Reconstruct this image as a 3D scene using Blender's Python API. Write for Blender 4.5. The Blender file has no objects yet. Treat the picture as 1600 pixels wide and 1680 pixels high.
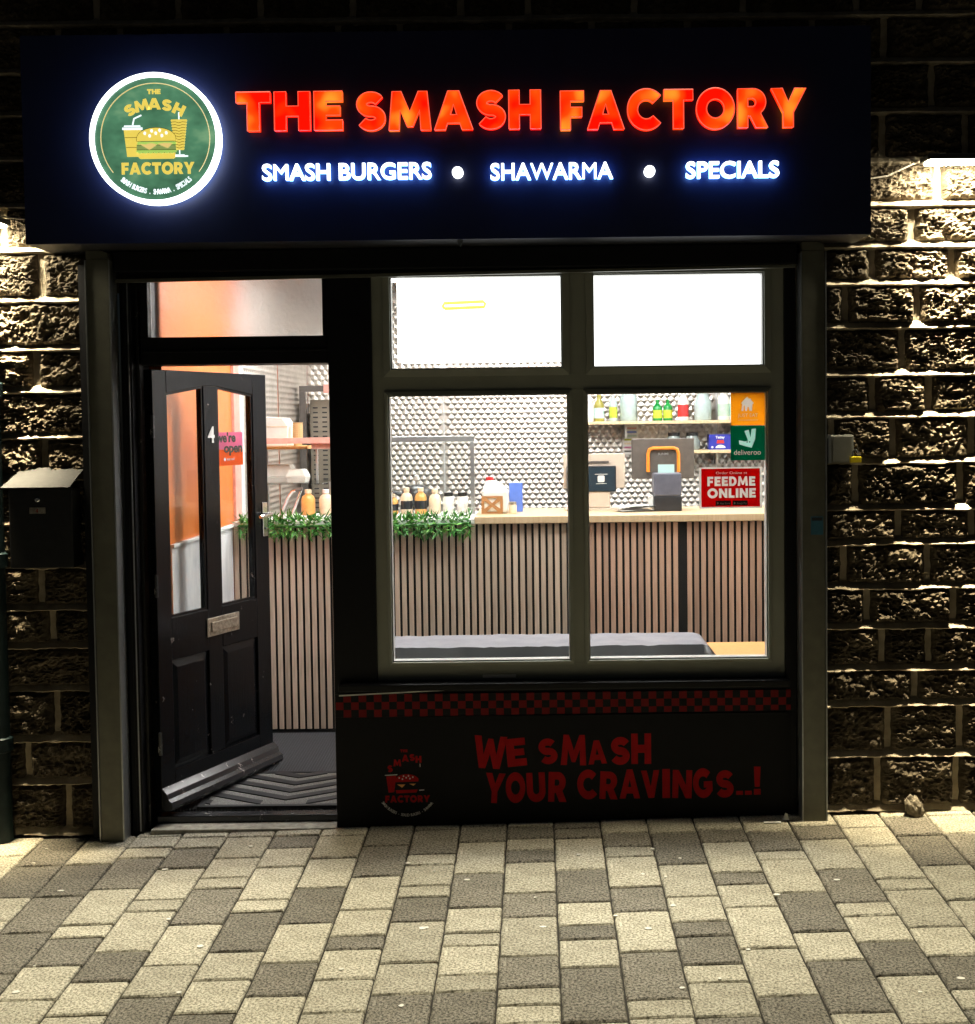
import bpy, bmesh, math, random
from mathutils import Vector, Matrix, noise, geometry
R = math.radians
random.seed(4)
scene = bpy.context.scene
C = scene.collection

# ------------------------------------------------------------------ camera
cam_d = bpy.data.cameras.new('camera')
cam = bpy.data.objects.new('camera', cam_d); C.objects.link(cam)
cam_d.sensor_fit = 'HORIZONTAL'; cam_d.sensor_width = 36.0; cam_d.lens = 45.0
cam_d.shift_x = -80 / 1600; cam_d.shift_y = -66 / 1600
cam_d.clip_start = 0.05; cam_d.clip_end = 500
cam.matrix_world = (Matrix.Translation((0, -5.3, 1.755)) @ Matrix.Rotation(R(90 - 2.4), 4, 'X')
                    @ Matrix.Rotation(R(-0.70), 4, 'Z'))
scene.camera = cam

# ------------------------------------------------------------------ night sky + the one high light over the street
world = bpy.data.worlds.new('World'); scene.world = world; world.use_nodes = True
wn = world.node_tree
sky = wn.nodes.new('ShaderNodeTexSky'); sky.sky_type = 'NISHITA'; sky.sun_disc = False
SUN_EL, SUN_AZ = 86.6, 20.0         # nearly overhead, a little behind the building and to its right
sky.sun_elevation = R(SUN_EL); sky.sun_rotation = R(SUN_AZ)
wn.links.new(sky.outputs[0], wn.nodes['Background'].inputs[0])
wn.nodes['Background'].inputs[1].default_value = 0.0012
sun_d = bpy.data.lights.new('sun', 'SUN'); sun_d.energy = 3.1; sun_d.angle = R(5.5)
sun_d.color = (1.0, 0.945, 0.74)
sun = bpy.data.objects.new('sun', sun_d); C.objects.link(sun)
sd = Vector((math.sin(R(SUN_AZ)) * math.cos(R(SUN_EL)), math.cos(R(SUN_AZ)) * math.cos(R(SUN_EL)), math.sin(R(SUN_EL))))
sun.rotation_euler = sd.to_track_quat('Z', 'Y').to_euler(); sun.location = (0, 2, 9)

vs = scene.view_settings
vs.view_transform = 'Standard'; vs.look = 'None'; vs.exposure = 0.0; vs.gamma = 1.0
vs.use_curve_mapping = False
cy = scene.cycles
cy.use_denoising = True; cy.max_bounces = 8; cy.diffuse_bounces = 4; cy.glossy_bounces = 4
cy.transmission_bounces = 6; cy.transparent_max_bounces = 12
cy.caustics_reflective = False; cy.caustics_refractive = False
cy.sample_clamp_indirect = 6.0; cy.use_adaptive_sampling = True; cy.adaptive_threshold = 0.015

# ------------------------------------------------------------------ materials
def nodemat(name):
    m = bpy.data.materials.new(name); m.use_nodes = True
    nt = m.node_tree
    return m, nt, nt.nodes['Principled BSDF']
def setin(b, **k):
    for n, v in k.items():
        n = n.replace('_', ' ')
        if n in b.inputs: b.inputs[n].default_value = v
def coords(nt, scale=(1, 1, 1)):
    tc = nt.nodes.new('ShaderNodeTexCoord'); mp = nt.nodes.new('ShaderNodeMapping')
    nt.links.new(tc.outputs['Object'], mp.inputs['Vector']); mp.inputs['Scale'].default_value = scale
    return mp.outputs[0]
def tex(nt, vec, kind='Noise', scale=10, detail=6, rough=0.6):
    t = nt.nodes.new('ShaderNodeTex' + kind)
    if 'Scale' in t.inputs: t.inputs['Scale'].default_value = scale
    if 'Detail' in t.inputs: t.inputs['Detail'].default_value = detail
    if 'Roughness' in t.inputs: t.inputs['Roughness'].default_value = rough
    nt.links.new(vec, t.inputs['Vector']); return t
def ramp(nt, fac, stops):
    r = nt.nodes.new('ShaderNodeValToRGB'); e = r.color_ramp.elements
    while len(e) < len(stops): e.new(0.5)
    for el, (p, c) in zip(e, stops):
        el.position = p; el.color = (c[0], c[1], c[2], 1)
    nt.links.new(fac, r.inputs[0]); return r.outputs[0]
def bump(nt, b, h, strength=0.4, dist=0.01):
    n = nt.nodes.new('ShaderNodeBump'); n.inputs['Strength'].default_value = strength
    n.inputs['Distance'].default_value = dist
    nt.links.new(h, n.inputs['Height']); nt.links.new(n.outputs[0], b.inputs['Normal'])
def obj_random_mix(nt, col, amount=0.35):
    """per-object lightness, so alike pieces are not identical"""
    oi = nt.nodes.new('ShaderNodeObjectInfo'); mr = nt.nodes.new('ShaderNodeMapRange')
    mr.inputs['To Min'].default_value = 1 - amount; mr.inputs['To Max'].default_value = 1 + amount
    nt.links.new(oi.outputs['Random'], mr.inputs['Value'])
    v = nt.nodes.new('ShaderNodeVectorMath'); v.operation = 'SCALE'
    nt.links.new(col, v.inputs[0]); nt.links.new(mr.outputs[0], v.inputs['Scale'])
    return v.outputs[0]
def plain(name, col, rough=0.5, metal=0.0, var=0.12, scale=25, bmp=0.0, spec=0.5, stretch=(1, 1, 1), **k):
    m, nt, b = nodemat(name)
    v = coords(nt, stretch); t = tex(nt, v, scale=scale)
    lo = [c * (1 - var * 1.6) for c in col]; hi = [min(1, c * (1 + var * 1.6)) for c in col]
    nt.links.new(ramp(nt, t.outputs['Fac'], [(0.25, lo), (0.75, hi)]), b.inputs['Base Color'])
    setin(b, Roughness=rough, Metallic=metal, Specular_IOR_Level=spec, **k)
    if bmp: bump(nt, b, t.outputs['Fac'], bmp, 0.004)
    return m
def emit(name, col, strength):
    m, nt, b = nodemat(name)
    v = coords(nt); t = tex(nt, v, scale=9, detail=2)
    lo = [c * 0.93 for c in col]
    nt.links.new(ramp(nt, t.outputs['Fac'], [(0.3, lo), (0.7, col)]), b.inputs['Emission Color'])
    setin(b, Base_Color=(0.6, 0.6, 0.6, 1), Emission_Strength=strength, Roughness=0.4)
    return m
M = {}
def stone_mat():
    m, nt, b = nodemat('gritstone')
    v = coords(nt); n1 = tex(nt, v, scale=14, detail=8, rough=0.65); n2 = tex(nt, v, scale=90, detail=4, rough=0.7)
    c = ramp(nt, n1.outputs['Fac'], [(0.25, (0.022, 0.017, 0.011)), (0.5, (0.068, 0.054, 0.036)), (0.78, (0.19, 0.155, 0.105))])
    nt.links.new(obj_random_mix(nt, c, 0.3), b.inputs['Base Color'])
    setin(b, Roughness=0.9, Specular_IOR_Level=0.15)
    bump(nt, b, n2.outputs['Fac'], 0.7, 0.006); return m
def mortar_mat():
    m, nt, b = nodemat('lime_mortar')
    v = coords(nt); n1 = tex(nt, v, scale=12, detail=8); n2 = tex(nt, v, scale=120, detail=4)
    nt.links.new(ramp(nt, n1.outputs['Fac'], [(0.25, (0.24, 0.20, 0.14)), (0.7, (0.50, 0.43, 0.32))]), b.inputs['Base Color'])
    setin(b, Roughness=0.95, Specular_IOR_Level=0.1); bump(nt, b, n2.outputs['Fac'], 0.5, 0.004); return m
def paver_mat(name, lo, hi):
    m, nt, b = nodemat(name)
    v = coords(nt); n1 = tex(nt, v, scale=105, detail=5, rough=0.8); n2 = tex(nt, v, scale=9, detail=5)
    c = ramp(nt, n1.outputs['Fac'], [(0.40, lo), (0.57, hi)])
    c2 = ramp(nt, n2.outputs['Fac'], [(0.25, (0.66, 0.65, 0.62)), (0.7, (1, 1, 1))])
    mx = nt.nodes.new('ShaderNodeVectorMath'); mx.operation = 'MULTIPLY'
    nt.links.new(c, mx.inputs[0]); nt.links.new(c2, mx.inputs[1])
    nt.links.new(obj_random_mix(nt, mx.outputs[0], 0.16), b.inputs['Base Color'])
    setin(b, Roughness=0.85, Specular_IOR_Level=0.25); bump(nt, b, n1.outputs['Fac'], 0.6, 0.004); return m
def wood_mat(name, lo, hi, rough=0.55):
    m, nt, b = nodemat(name)
    v = coords(nt, (60, 60, 3)); t = tex(nt, v, scale=1.4, detail=8, rough=0.65)
    c = ramp(nt, t.outputs['Fac'], [(0.28, lo), (0.7, hi)])
    nt.links.new(obj_random_mix(nt, c, 0.18), b.inputs['Base Color'])
    setin(b, Roughness=rough); bump(nt, b, t.outputs['Fac'], 0.15, 0.002); return m
def glass_mat(name='clear_glass', tint=(0.97, 0.985, 0.98)):
    m, nt, b = nodemat(name); nt.nodes.remove(b)
    tr = nt.nodes.new('ShaderNodeBsdfTransparent'); tr.inputs[0].default_value = (*tint, 1)
    gl = nt.nodes.new('ShaderNodeBsdfGlossy'); gl.inputs['Roughness'].default_value = 0.02
    lw = nt.nodes.new('ShaderNodeLayerWeight'); lw.inputs['Blend'].default_value = 0.5
    pw = nt.nodes.new('ShaderNodeMath'); pw.operation = 'POWER'; pw.inputs[1].default_value = 5.0
    nt.links.new(lw.outputs['Facing'], pw.inputs[0])
    fr = nt.nodes.new('ShaderNodeMapRange'); fr.inputs['To Min'].default_value = 0.03; fr.inputs['To Max'].default_value = 0.9
    nt.links.new(pw.outputs[0], fr.inputs['Value'])
    n = tex(nt, coords(nt), scale=3, detail=3)
    bp = nt.nodes.new('ShaderNodeBump'); bp.inputs['Strength'].default_value = 0.02; nt.links.new(n.outputs['Fac'], bp.inputs['Height'])
    nt.links.new(bp.outputs[0], gl.inputs['Normal'])
    mx = nt.nodes.new('ShaderNodeMixShader')
    nt.links.new(fr.outputs[0], mx.inputs[0]); nt.links.new(tr.outputs[0], mx.inputs[1]); nt.links.new(gl.outputs[0], mx.inputs[2])
    nt.links.new(mx.outputs[0], nt.nodes['Material Output'].inputs['Surface']); return m
def frosted_mat():
    m, nt, b = nodemat('obscured_glass')
    n = tex(nt, coords(nt), scale=45, detail=4)
    setin(b, Base_Color=(0.97, 0.97, 0.98, 1), Roughness=0.42, IOR=1.12, Transmission_Weight=1.0)
    bump(nt, b, n.outputs['Fac'], 0.5, 0.01); return m
def painted_black(name, col=(0.012, 0.012, 0.014), rough=0.32, wear=(0.09, 0.085, 0.08), spec=0.4, at=0.72):
    m, nt, b = nodemat(name)
    v = coords(nt); n = tex(nt, v, scale=16, detail=10, rough=0.75); n2 = tex(nt, coords(nt, (40, 40, 3)), scale=2.5, detail=6)
    nt.links.new(ramp(nt, n.outputs['Fac'], [(0.0, col), (at, [c * 1.3 for c in col]), (at + 0.03, wear)]), b.inputs['Base Color'])
    setin(b, Roughness=rough, Specular_IOR_Level=spec); bump(nt, b, n2.outputs['Fac'], 0.25, 0.003); return m
def led_letter_mat():
    m, nt, b = nodemat('red_led_acrylic')
    g = nt.nodes.new('ShaderNodeNewGeometry'); n = tex(nt, g.outputs['Position'], scale=7.5, detail=1.5, rough=0.4)
    c = ramp(nt, n.outputs['Fac'], [(0.40, (1.0, 0.004, 0.0)), (0.55, (1.0, 0.06, 0.002)), (0.68, (1.1, 0.28, 0.02))])
    nt.links.new(c, b.inputs['Emission Color']); setin(b, Base_Color=(0.5, 0.02, 0.01, 1), Emission_Strength=1.25, Roughness=0.3)
    return m
def logo_face_mat():
    m, nt, b = nodemat('green_lit_face')
    n = tex(nt, coords(nt, (1, 1, 1.6)), scale=7, detail=3)
    c = ramp(nt, n.outputs['Fac'], [(0.3, (0.045, 0.13, 0.07)), (0.55, (0.085, 0.24, 0.13)), (0.75, (0.20, 0.38, 0.20))])
    nt.links.new(c, b.inputs['Emission Color']); setin(b, Base_Color=(0.02, 0.04, 0.03, 1), Emission_Strength=1.0, Roughness=0.3)
    return m
def checker_mat():
    m, nt, b = nodemat('red_black_checker_print')
    t = nt.nodes.new('ShaderNodeTexChecker'); t.inputs['Scale'].default_value = 1.0
    t.inputs[1].default_value = (0.17, 0.006, 0.006, 1); t.inputs[2].default_value = (0.006, 0.006, 0.007, 1)
    mp = coords(nt, (1 / 0.0333, 0.0, 1 / 0.0333)); nt.links.new(mp, t.inputs['Vector'])
    nt.links.new(t.outputs[0], b.inputs['Base Color']); setin(b, Roughness=0.5, Specular_IOR_Level=0.15); return m
def marble_mat():
    m, nt, b = nodemat('pale_marble_board')
    t = tex(nt, coords(nt, (3, 3, 1)), scale=4, detail=8, rough=0.65)
    nt.links.new(ramp(nt, t.outputs['Fac'], [(0.3, (0.55, 0.57, 0.62)), (0.6, (0.8, 0.8, 0.82))]), b.inputs['Base Color'])
    setin(b, Roughness=0.3); return m
def rubber_mat():
    m, nt, b = nodemat('ribbed_rubber')
    w = nt.nodes.new('ShaderNodeTexWave'); w.inputs['Scale'].default_value = 22; w.bands_direction = 'X'
    w2 = nt.nodes.new('ShaderNodeTexWave'); w2.inputs['Scale'].default_value = 40; w2.bands_direction = 'Y'
    v = coords(nt); nt.links.new(v, w.inputs[0]); nt.links.new(v, w2.inputs[0])
    ad = nt.nodes.new('ShaderNodeMath'); ad.operation = 'ADD'
    nt.links.new(w.outputs['Fac'], ad.inputs[0]); nt.links.new(w2.outputs['Fac'], ad.inputs[1])
    nt.links.new(ramp(nt, ad.outputs[0], [(0.2, (0.008, 0.009, 0.010)), (1.0, (0.055, 0.06, 0.07))]), b.inputs['Base Color'])
    setin(b, Roughness=0.45); bump(nt, b, ad.outputs[0], 0.8, 0.006); return m

M['stone'] = stone_mat(); M['mortar'] = mortar_mat()
M['pav_l'] = paver_mat('buff_paver', (0.15, 0.136, 0.098), (0.66, 0.61, 0.475))
M['pav_d'] = paver_mat('brown_grey_paver', (0.03, 0.027, 0.02), (0.33, 0.30, 0.24))
M['bed'] = plain('dark_sand_bed', (0.03, 0.026, 0.018), 0.95, scale=80)
M['street'] = plain('street_asphalt', (0.045, 0.043, 0.04), 0.9, scale=60)
M['slat'] = wood_mat('walnut_slat', (0.43, 0.325, 0.24), (0.73, 0.585, 0.46))
M['slat_red'] = wood_mat('reddish_slat', (0.40, 0.24, 0.165), (0.64, 0.43, 0.32))
M['felt'] = plain('black_felt', (0.008, 0.008, 0.008), 0.9)
M['top'] = wood_mat('pale_beech_worktop', (0.60, 0.43, 0.25), (0.74, 0.57, 0.36), 0.35)
M['pine'] = wood_mat('orange_pine', (0.52, 0.25, 0.08), (0.66, 0.36, 0.13), 0.4)
M['glass'] = glass_mat(); M['frost'] = frosted_mat()
M['black'] = painted_black('black_gloss_paint', (0.006, 0.006, 0.007), 0.45, (0.03, 0.03, 0.03), 0.2)
M['door'] = painted_black('worn_black_door_paint', (0.004, 0.0045, 0.0055), 0.2, (0.22, 0.19, 0.17), 0.22, 0.63)
M['jamb'] = painted_black('chipped_black_jamb', (0.013, 0.012, 0.012), 0.4, (0.2, 0.19, 0.17), 0.3, 0.63)
M['upvc'] = plain('grey_upvc', (0.30, 0.31, 0.26), 0.4, var=0.06, scale=6)
M['gasket'] = plain('pale_glazing_bead', (0.62, 0.62, 0.60), 0.35, var=0.05)
M['guide'] = plain('galvanised_guide', (0.13, 0.128, 0.098), 0.45, 0.35, var=0.15, scale=12, bmp=0.05)
M['guide_edge'] = plain('brushed_edge', (0.35, 0.36, 0.36), 0.3, 0.8, var=0.1)
M['sign'] = plain('flare_tinted_black_aluminium', (0.010, 0.015, 0.055), 0.42, 0.0, var=0.1, scale=4)  # blue lens flare over the black panel put into its colour
M['signedge'] = plain('sign_return_edge', (0.03, 0.03, 0.035), 0.4)
M['led_red'] = led_letter_mat()
M['led_rim'] = emit('red_letter_rim', (1.0, 0.07, 0.03), 1.3)
M['led_white'] = emit('white_led_letter', (0.93, 0.97, 1.0), 3.2)
M['halo'] = emit('blue_white_halo_led', (0.16, 0.38, 1.0), 8.0)
M['ring'] = emit('white_led_ring', (0.90, 0.98, 1.0), 3.5)
M['face'] = logo_face_mat()
M['yel'] = emit('yellow_lit_print', (0.92, 0.70, 0.10), 0.95)
M['yel2'] = emit('amber_line_print', (0.80, 0.58, 0.18), 1.0)
M['lgreen'] = emit('lettuce_green_print', (0.42, 0.70, 0.12), 0.9)
M['dgreen'] = emit('olive_patty_print', (0.24, 0.34, 0.09), 0.9)
M['ink'] = plain('dark_print_line', (0.02, 0.03, 0.02), 0.5)
M['pwhite'] = emit('white_lit_print', (0.86, 0.97, 1.0), 1.3)
M['checker'] = checker_mat()
M['vinyl'] = plain('black_vinyl', (0.004, 0.004, 0.005), 0.5, spec=0.15)
M['redprint'] = plain('dark_red_print', (0.40, 0.006, 0.007), 0.5, spec=0.1)
M['whiteprint'] = plain('white_print', (0.7, 0.7, 0.68), 0.4, var=0.03)
M['orangeprint'] = plain('amber_print', (0.7, 0.3, 0.05), 0.4)
M['orange'] = wood_mat('orange_wall_board', (0.80, 0.17, 0.022), (0.90, 0.25, 0.045), 0.35)
M['marble'] = marble_mat()
M['white'] = plain('white_paint', (0.8, 0.8, 0.8), 0.5, var=0.03)
M['steel'] = plain('embossed_steel', (0.64, 0.605, 0.56), 0.42, 1.0, var=0.08, scale=8)
M['alu'] = plain('aluminium', (0.70, 0.71, 0.73), 0.3, 0.9, var=0.06)
M['chrome'] = plain('satin_chrome', (0.75, 0.75, 0.76), 0.18, 1.0, var=0.08)
M['brass'] = plain('tarnished_letter_plate', (0.42, 0.38, 0.31), 0.35, 0.8, var=0.35, scale=60, bmp=0.2)
M['rubber'] = rubber_mat()
M['matgrey'] = plain('grey_mat_pile', (0.19, 0.187, 0.175), 0.95, var=0.5, scale=260, bmp=0.6)
M['matblack'] = plain('black_mat_rubber', (0.018, 0.018, 0.02), 0.6, var=0.2, scale=60)
M['weather'] = painted_black('scuffed_weatherboard', (0.022, 0.022, 0.024), 0.25, (0.30, 0.29, 0.28), 0.5, 0.60)
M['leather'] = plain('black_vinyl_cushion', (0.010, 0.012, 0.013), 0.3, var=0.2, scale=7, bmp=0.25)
M['cushion_sheen'] = plain('painted_cushion_sheen', (0.22, 0.22, 0.25), 0.4, var=0.15, scale=9, bmp=0.3)  # bright sheen on the black vinyl put into the colour
M['leaf'] = plain('green_plastic_leaf', (0.06, 0.24, 0.045), 0.4, var=0.5, scale=50)
M['leaf2'] = plain('light_green_leaf', (0.17, 0.42, 0.08), 0.4, var=0.4, scale=50)
M['lampbody'] = plain('black_lamp_housing', (0.02, 0.02, 0.02), 0.4)
M['lamp'] = emit('warm_lamp_lens', (1.0, 0.89, 0.64), 430.0)
M['panel_led'] = emit('ceiling_led', (1.0, 0.98, 0.95), 40.0)
M['lightbox'] = emit('lightbox_acrylic', (1.0, 0.99, 0.97), 2.2)
M['boxyel'] = emit('yellow_neon_line', (1.0, 0.88, 0.12), 1.1)
M['boxpale'] = emit('pale_neon_line', (1.0, 0.97, 0.72), 1.15)
M['cable'] = plain('pale_cable', (0.55, 0.5, 0.42), 0.5)
M['mail'] = plain('black_letterbox', (0.010, 0.010, 0.010), 0.38, var=0.3, scale=30)
M['maillid'] = plain('weathered_lid', (0.013, 0.0125, 0.0115), 0.45, 0.3, var=0.45, scale=40, bmp=0.2)
M['keybox'] = plain('grey_plastic', (0.20, 0.20, 0.175), 0.5, var=0.08)
M['padlock'] = plain('yellow_padlock', (0.80, 0.62, 0.02), 0.35)
M['dark'] = plain('dark_plastic', (0.02, 0.021, 0.026), 0.35)
M['brownpl'] = plain('brown_grey_plastic', (0.11, 0.095, 0.085), 0.4)
M['bluegrey'] = plain('slate_plastic', (0.10, 0.105, 0.14), 0.35)
M['beige'] = plain('beige_plastic', (0.60, 0.50, 0.41), 0.45, var=0.05)
M['screen'] = plain('dark_screen', (0.02, 0.035, 0.05), 0.3)
M['orangepl'] = plain('orange_plastic', (0.85, 0.27, 0.03), 0.4)
M['card'] = plain('brown_cardboard', (0.36, 0.17, 0.06), 0.8)
M['kraft'] = plain('kraft_card', (0.62, 0.43, 0.22), 0.8)
M['paper'] = plain('white_paper', (0.8, 0.8, 0.78), 0.7, var=0.05)
M['foam'] = plain('white_foam', (0.82, 0.81, 0.76), 0.6, var=0.05)
M['redlid'] = plain('red_cap', (0.55, 0.03, 0.03), 0.4)
M['blue'] = plain('blue_card', (0.10, 0.19, 0.62), 0.5)
M['tea'] = plain('deep_blue_carton', (0.02, 0.03, 0.33), 0.4)
M['sauce'] = plain('orange_sauce', (0.72, 0.36, 0.10), 0.35)
M['cream'] = plain('cream_plastic', (0.78, 0.66, 0.47), 0.4)
M['greenb'] = plain('green_bottle', (0.015, 0.25, 0.05), 0.12)
M['lime'] = plain('lime_liquid', (0.45, 0.55, 0.06), 0.2)
M['clearb'] = plain('pale_bottle', (0.42, 0.52, 0.52), 0.12)
M['redcan'] = plain('red_can', (0.42, 0.07, 0.04), 0.3, 0.4)
M['mint'] = plain('mint_label', (0.45, 0.62, 0.50), 0.4)
M['jar'] = plain('grey_glass_jar', (0.22, 0.26, 0.25), 0.15)
M['darklid'] = plain('black_lid', (0.015, 0.015, 0.015), 0.4)
M['oil'] = plain('olive_oil', (0.30, 0.27, 0.05), 0.15)
M['locker'] = plain('bronze_grey_metal', (0.30, 0.265, 0.21), 0.4, 0.5, var=0.06)
M['pink_and_reflection'] = plain('salmon_trim_and_reflection', (0.72, 0.36, 0.30), 0.35)  # pink trim; on the guard rails it paints the reflected orange wall
M['pink'] = plain('pink_vinyl', (0.80, 0.33, 0.55), 0.4, var=0.03)
M['je'] = plain('amber_sticker', (0.90, 0.36, 0.03), 0.45, var=0.02)
M['del'] = plain('green_sticker', (0.0, 0.20, 0.125), 0.45, var=0.02)
M['feed'] = plain('red_poster', (0.50, 0.012, 0.015), 0.45, var=0.02)
M['cyan'] = plain('pale_cyan_print', (0.50, 0.72, 0.70), 0.4, var=0.02)
def backlit(name, col):
    m, nt, b = nodemat(name); out = nt.nodes['Material Output']
    t = tex(nt, coords(nt), scale=12); c = ramp(nt, t.outputs['Fac'], [(0.3, [k * 0.95 for k in col]), (0.7, col)])
    tl = nt.nodes.new('ShaderNodeBsdfTranslucent'); mx = nt.nodes.new('ShaderNodeMixShader'); mx.inputs[0].default_value = 0.72
    nt.links.new(c, b.inputs['Base Color']); nt.links.new(c, tl.inputs['Color']); setin(b, Roughness=0.45)
    nt.links.new(b.outputs[0], mx.inputs[1]); nt.links.new(tl.outputs[0], mx.inputs[2]); nt.links.new(mx.outputs[0], out.inputs['Surface'])
    return m
M['je'] = backlit('amber_film', (0.95, 0.55, 0.07)); M['del'] = backlit('green_film', (0.0, 0.24, 0.15)); M['feed'] = backlit('red_film', (0.62, 0.012, 0.015))
M['film'] = backlit('white_film', (0.9, 0.88, 0.84)); M['cyan_film'] = backlit('cyan_film', (0.62, 0.85, 0.80)); M['pink'] = backlit('pink_film', (0.85, 0.36, 0.60)); M['orange_film'] = backlit('orange_film', (0.90, 0.25, 0.05))
M['label_blue'] = plain('blue_sticker', (0.03, 0.13, 0.20), 0.4)
M['pipe'] = plain('teal_black_pipe', (0.008, 0.018, 0.020), 0.5, var=0.3, spec=0.2)
M['gum'] = plain('chewing_gum', (0.72, 0.69, 0.60), 0.7)
M['rubble'] = plain('weathered_stone', (0.20, 0.17, 0.12), 0.9, var=0.4, scale=50, bmp=0.6)
M['threshold'] = plain('worn_stone_step', (0.33, 0.31, 0.25), 0.85, var=0.3, scale=30, bmp=0.3)

# ------------------------------------------------------------------ helpers
def link(name, me, mat=None, parent=None, loc=(0, 0, 0), rot=(0, 0, 0)):
    o = bpy.data.objects.new(name, me); C.objects.link(o)
    if mat is not None and me is not None and not me.materials:
        for mm in (mat if isinstance(mat, (list, tuple)) else [mat]):
            me.materials.append(M[mm] if isinstance(mm, str) else mm)
    o.location = loc; o.rotation_euler = rot
    if parent is not None: o.parent = parent
    return o
def thing(name, label, cat, loc=(0, 0, 0), rot=(0, 0, 0), group=None):
    o = bpy.data.objects.new(name, None); C.objects.link(o); o.empty_display_size = 0.1
    o.location = loc; o.rotation_euler = rot
    return tag(o, label, cat, group)
def tag(o, label, cat=None, group=None):
    o['label'] = label
    if cat: o['category'] = cat
    if group: o['group'] = group
    return o
def struct(name, me, mat): o = link(name, me, mat); o['kind'] = 'structure'; return o
class MB:
    def __init__(s): s.v = []; s.f = []
    def add(s, v, f):
        n = len(s.v); s.v += [tuple(p) for p in v]; s.f += [tuple(i + n for i in q) for q in f]; return s
    def box(s, x0, x1, y0, y1, z0, z1):
        v = [(x, y, z) for z in (z0, z1) for y in (y0, y1) for x in (x0, x1)]
        return s.add(v, [(0, 2, 3, 1), (4, 5, 7, 6), (0, 1, 5, 4), (2, 6, 7, 3), (0, 4, 6, 2), (1, 3, 7, 5)])
    def prism(s, pts, y0, y1):
        """polygon in x,z pushed from y0 (front) to y1"""
        n = len(pts); v = [(x, y0, z) for x, z in pts] + [(x, y1, z) for x, z in pts]
        f = [tuple(range(n)), tuple(range(2 * n - 1, n - 1, -1))]
        f += [(i, i + n, (i + 1) % n + n, (i + 1) % n) for i in range(n)]
        return s.add(v, f)
    def lathe(s, prof, c=(0, 0, 0), n=16):
        v = []; f = []
        for r, z in prof:
            for k in range(n):
                a = 2 * math.pi * k / n; v.append((c[0] + r * math.cos(a), c[1] + r * math.sin(a), c[2] + z))
        for i in range(len(prof) - 1):
            for k in range(n):
                a, b = i * n + k, i * n + (k + 1) % n; f.append((a, b, b + n, a + n))
        f.append(tuple(reversed(range(n)))); f.append(tuple(range(len(v) - n, len(v))))
        return s.add(v, f)
    def tube(s, pts, r, n=8):
        pts = [Vector(p) for p in pts]; v = []; f = []
        for i, p in enumerate(pts):
            d = (pts[min(i + 1, len(pts) - 1)] - pts[max(i - 1, 0)]).normalized()
            a = d.orthogonal().normalized() if i == 0 else (a - d * a.dot(d)).normalized()
            b = d.cross(a)
            for k in range(n):
                t = 2 * math.pi * k / n; v.append(p + (a * math.cos(t) + b * math.sin(t)) * r)
        for i in range(len(pts) - 1):
            for k in range(n):
                q, w = i * n + k, i * n + (k + 1) % n; f.append((q, w, w + n, q + n))
        f.append(tuple(reversed(range(n)))); f.append(tuple(range(len(v) - n, len(v))))
        return s.add(v, f)
    def mesh(s, name='mesh', smooth=False, bevel=0.0, seg=2):
        me = bpy.data.meshes.new(name); me.from_pydata(s.v, [], s.f); me.validate(); me.update()
        bm = bmesh.new(); bm.from_mesh(me); bmesh.ops.recalc_face_normals(bm, faces=bm.faces)
        if bevel:
            bmesh.ops.bevel(bm, geom=bm.edges[:], offset=bevel, segments=seg, affect='EDGES', profile=0.6)
        bm.to_mesh(me); bm.free()
        if smooth:
            for p in me.polygons: p.use_smooth = True
            try: me.set_sharp_from_angle(angle=R(40))
            except Exception: pass
        return me
def box(x0, x1, y0, y1, z0, z1, bevel=0.0): return MB().box(x0, x1, y0, y1, z0, z1).mesh(bevel=bevel)

def shape_mesh(loops, depth, name='shape'):
    """closed 2D loops (holes allowed) in x,z -> solid of the given depth, its back on y=0, its face on y=-depth"""
    cu = bpy.data.curves.new(name, 'CURVE'); cu.dimensions = '2D'; cu.fill_mode = 'BOTH'; cu.extrude = depth / 2
    for lp in loops:
        sp = cu.splines.new('POLY'); sp.points.add(len(lp) - 1)
        for p, q in zip(sp.points, lp): p.co = (q[0], q[1], 0, 1)
        sp.use_cyclic_u = True
    return curve_to_mesh(cu, depth)
def curve_to_mesh(cu, depth):
    o = bpy.data.objects.new('tmp', cu); C.objects.link(o)
    bpy.context.view_layer.update()
    me = bpy.data.meshes.new_from_object(o.evaluated_get(bpy.context.evaluated_depsgraph_get()))
    bpy.data.objects.remove(o); bpy.data.curves.remove(cu)
    for v in me.vertices: v.co = (v.co.x, -v.co.z - depth / 2, v.co.y)
    me.materials.clear()
    return me
_fc = {}
def font_mesh(body, bold=0.0, depth=0.02):
    k = (body, bold, depth)
    if k not in _fc:
        cu = bpy.data.curves.new('t', 'FONT'); cu.body = body; cu.size = 1.0; cu.offset = bold; cu.extrude = depth / 2
        cu.resolution_u = 4; cu.fill_mode = 'BOTH'
        _fc[k] = curve_to_mesh(cu, depth)
    return _fc[k]
def bounds(me):
    xs = [v.co.x for v in me.vertices]; zs = [v.co.z for v in me.vertices]
    return (min(xs), max(xs), min(zs), max(zs)) if xs else (0, 0, 0, 0)
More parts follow.
